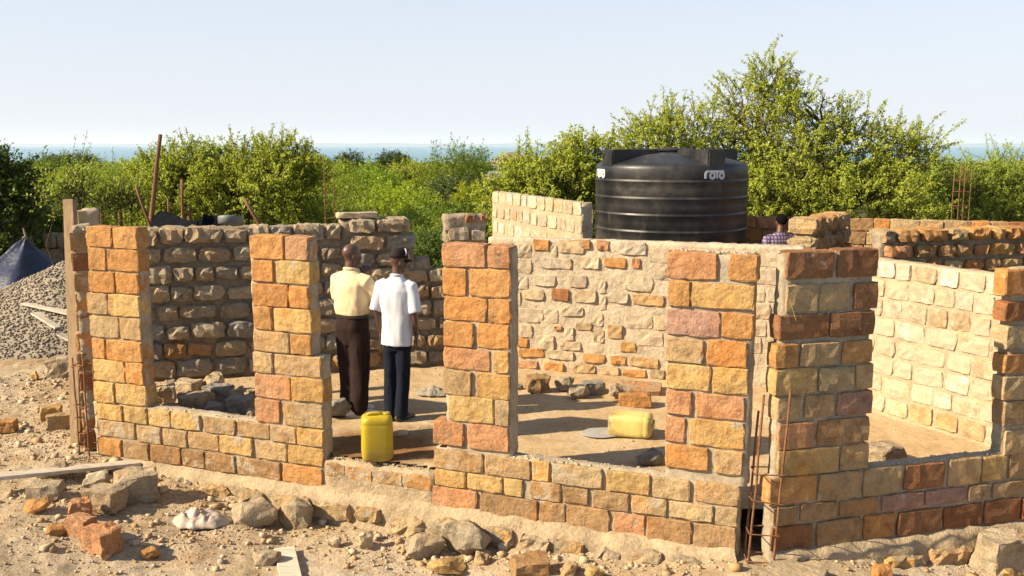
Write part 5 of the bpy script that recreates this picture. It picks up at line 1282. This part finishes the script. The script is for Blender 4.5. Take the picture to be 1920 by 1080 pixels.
def wood_label(px, Y, k):
    row = 'near the walls' if Y < 24 else 'on the upper slope' if Y < 40 else 'mid slope' if Y < 75 else 'far down the slope'
    reg = next(t for lim, t in REG if px < lim); l = '%s %s, %s' % (KL[k], row, reg); return l, l
def wood_tree(px, ytop, Y, sc, k, label=None, flat=1.0):
    q = atY(px, ytop, Y); tz, cr, tr_ = protos[k]; zc = q.z - tz * sc * flat
    r = empty('tree', (q.x, Y, zc), label or wood_label(px, Y, k)[0], 'tree', None if label else wood_label(px, Y, k)[0], rnd.uniform(0, 6.28)); r.scale = (sc * rnd.uniform(.9, 1.15), sc * rnd.uniform(.9, 1.15), sc * flat)
    obj('trunk', tr_, r); b_ = rnd.uniform(.62, 1.25); w_ = rnd.uniform(-.12, .12); obj('crown', cr, r, color=(b_ * (1 + w_), b_, b_ * (1 - w_), 1))
wr_ = random.Random(99)
wood_tree(862, 268, 42, 1.15, 3, 'tallest tree against the sea, left of the tank')
wood_tree(840, 330, 30, .75, 2, 'dark rounded tree just before the tall tree near the middle')
wood_tree(745, 345, 27, .8, 1, 'brownish green bush at the middle of the slope'); wood_tree(650, 345, 28, .85, 3); wood_tree(700, 310, 36, 1.0, 0); wood_tree(790, 300, 46, 1.2, 1); wood_tree(905, 345, 26, .6, 4); wood_tree(610, 300, 34, .7, 1)
wood_tree(870, 375, 22, .7, 2); wood_tree(790, 385, 21, .6, 1); wood_tree(690, 385, 22, .7, 0); wood_tree(640, 395, 20.5, .5, 3); wood_tree(745, 405, 19.5, .5, 4); wood_tree(835, 415, 18.5, .5, 1); wood_tree(800, 430, 17, .45, 2); wood_tree(720, 420, 18.0, .4, 0)
wood_tree(660, 285, 75, 1.2, 2, 'small dark tree on the skyline left of the middle'); wood_tree(740, 284, 85, 1.0, 2); wood_tree(580, 290, 70, 1.0, 0)
wood_tree(100, 290, 70, 1.1, 2); wood_tree(148, 287, 64, 1.0, 2, 'dark rounded tree on the skyline above the timber post'); wood_tree(50, 300, 55, 1.2, 0); wood_tree(190, 302, 50, 1.1, 3); wood_tree(120, 312, 40, 1.0, 1); wood_tree(215, 318, 34, .9, 1); wood_tree(60, 325, 33, .9, 3); wood_tree(160, 335, 28, .8, 1); wood_tree(95, 350, 26, .7, 0); wood_tree(220, 350, 25, .7, 3); wood_tree(30, 375, 22, .5, 2); wood_tree(130, 372, 24, .5, 2); wood_tree(80, 390, 22.5, .45, 2); wood_tree(20, 400, 24, .45, 2); wood_tree(105, 405, 23, .38, 0)
wood_tree(1800, 340, 30, .7, 3); wood_tree(1900, 335, 30, .8, 0); wood_tree(1760, 360, 26, .6, 1); wood_tree(1850, 372, 25, .5, 2)
for Y, yt, n_, sc in ((34, 338, 9, .95), (48, 322, 11, 1.1), (65, 308, 14, 1.2), (90, 300, 18, 1.2), (125, 296, 22, 1.3)):
    for i in range(n_):
        px = -60 + (1180 + 60) * (i + wr_.random()) / n_
        if 880 < px < 1140 and Y < 40: continue
        wood_tree(px, yt + wr_.uniform(-9, 26), Y * wr_.uniform(.92, 1.1), sc * wr_.uniform(.75, 1.15), wr_.choice((0, 1, 1, 3, 3, 4, 2)))
for Y, yt, n_, sc in ((32, 345, 5, .9), (60, 330, 9, 1.1), (110, 318, 12, 1.2)):
    for i in range(n_): wood_tree(1740 + 700 * (i + wr_.random()) / n_, yt + wr_.uniform(-4, 10), Y, sc, wr_.choice((0, 1, 3)))
# the farther wood reads as one mass
rs = np.random.RandomState(3); C = []; SZ = []
for i in range(2600):
    Y = 140 * (2300 / 140) ** (rs.rand() ** 1.1); X = rs.uniform(-.62, .62) * Y; s = rs.uniform(1.4, 2.6)
    if X > .1 * Y and rs.rand() < .15 * 0: continue
    C.append((X, Y, far_z(Y, Y) + s * 1.0)); SZ.append(s)
C = np.array(C); SZ = np.array(SZ); n = len(C); m_ = 34
v = rs.normal(size=(n, m_, 3)); v /= np.linalg.norm(v, axis=2)[..., None]; Pt = C[:, None] + v * (SZ[:, None] * rs.uniform(.6, 1.05, (n, m_)))[..., None] * np.array([1.35, 1.35, .95])
a = rs.normal(size=(n, m_, 3)); a /= np.linalg.norm(a, axis=2)[..., None]; b = np.cross(a, rs.normal(size=(n, m_, 3))); b /= np.linalg.norm(b, axis=2)[..., None]; s = (SZ[:, None] * rs.uniform(.2, .42, (n, m_)))[..., None]
V = np.stack([Pt - a * s, Pt + b * s * .7, Pt + a * s, Pt - b * s * .7], 2).reshape(-1, 3)
tag(obj('distant_wood', npmesh('distant_wood', V, np.arange(len(V)).reshape(-1, 4), M_LEAFM)), 'distant scrub woodland running down to the shore', None, None, 'stuff')

# hut roof and far house among the trees
def house(name, px, py, Y, w, d, h, rh, roofc, label, hip=True):
    q = atY(px, py, Y); r = empty(name, (q.x, Y, q.z - h - rh), label, 'house', None, .3); bm = bmesh.new(); box(bm, (0, 0, h / 2 - 1), (w, d, h + 2)); obj('wall', bm_mesh('wall', bm, plain('plaster', (.5, .46, .4), .9)), r)
    bm = bmesh.new(); o = .35; b = [bm.verts.new((sx * (w / 2 + o), sy * (d / 2 + o), h)) for sx, sy in ((-1, -1), (1, -1), (1, 1), (-1, 1))]; t0 = bm.verts.new((-w * .12, 0, h + rh)); t1 = bm.verts.new((w * .12, 0, h + rh))
    bm.faces.new((b[0], b[1], t1, t0)); bm.faces.new((b[1], b[2], t1)); bm.faces.new((b[2], b[3], t0, t1)); bm.faces.new((b[3], b[0], t0)); bm.faces.new(b[::-1]); obj('roof', bm_mesh('roof', bm, plain('roof_sheet', roofc, .6)), r)
    for x in (-w / 4, w / 4):
        bm = bmesh.new(); box(bm, (0, 0, 0), (.7, .06, .8)); obj('window', bm_mesh('window', bm, plain('dark_window', (.03, .03, .035), .3)), r, (x, -d / 2 - .01, h * .55))
house('hut', 926, 320, 58, 1.9, 1.9, 1.6, .9, (.45, .43, .40), 'small hut with a pale pyramid roof among the trees left of the bush')
house('house', 962, 285, 170, 7, 6, 4, 1.8, (.33, .27, .22), 'far house with a brownish roof on the skyline left of the tank')
house('house', 300, 293, 160, 4, 4, 3, 1.2, (.42, .22, .15), 'far house with a reddish roof behind the tallest pole')

pole(CW.W(CW.pl(1878, 690)[0], CW.pl(1878, 690)[1], -.05), CW.W(CW.pl(1890, 612)[0] , CW.pl(1890, 612)[1], -.03), .016, .012, 'short dark stick leaning on the cream wall beside the right edge pier', 'stick')
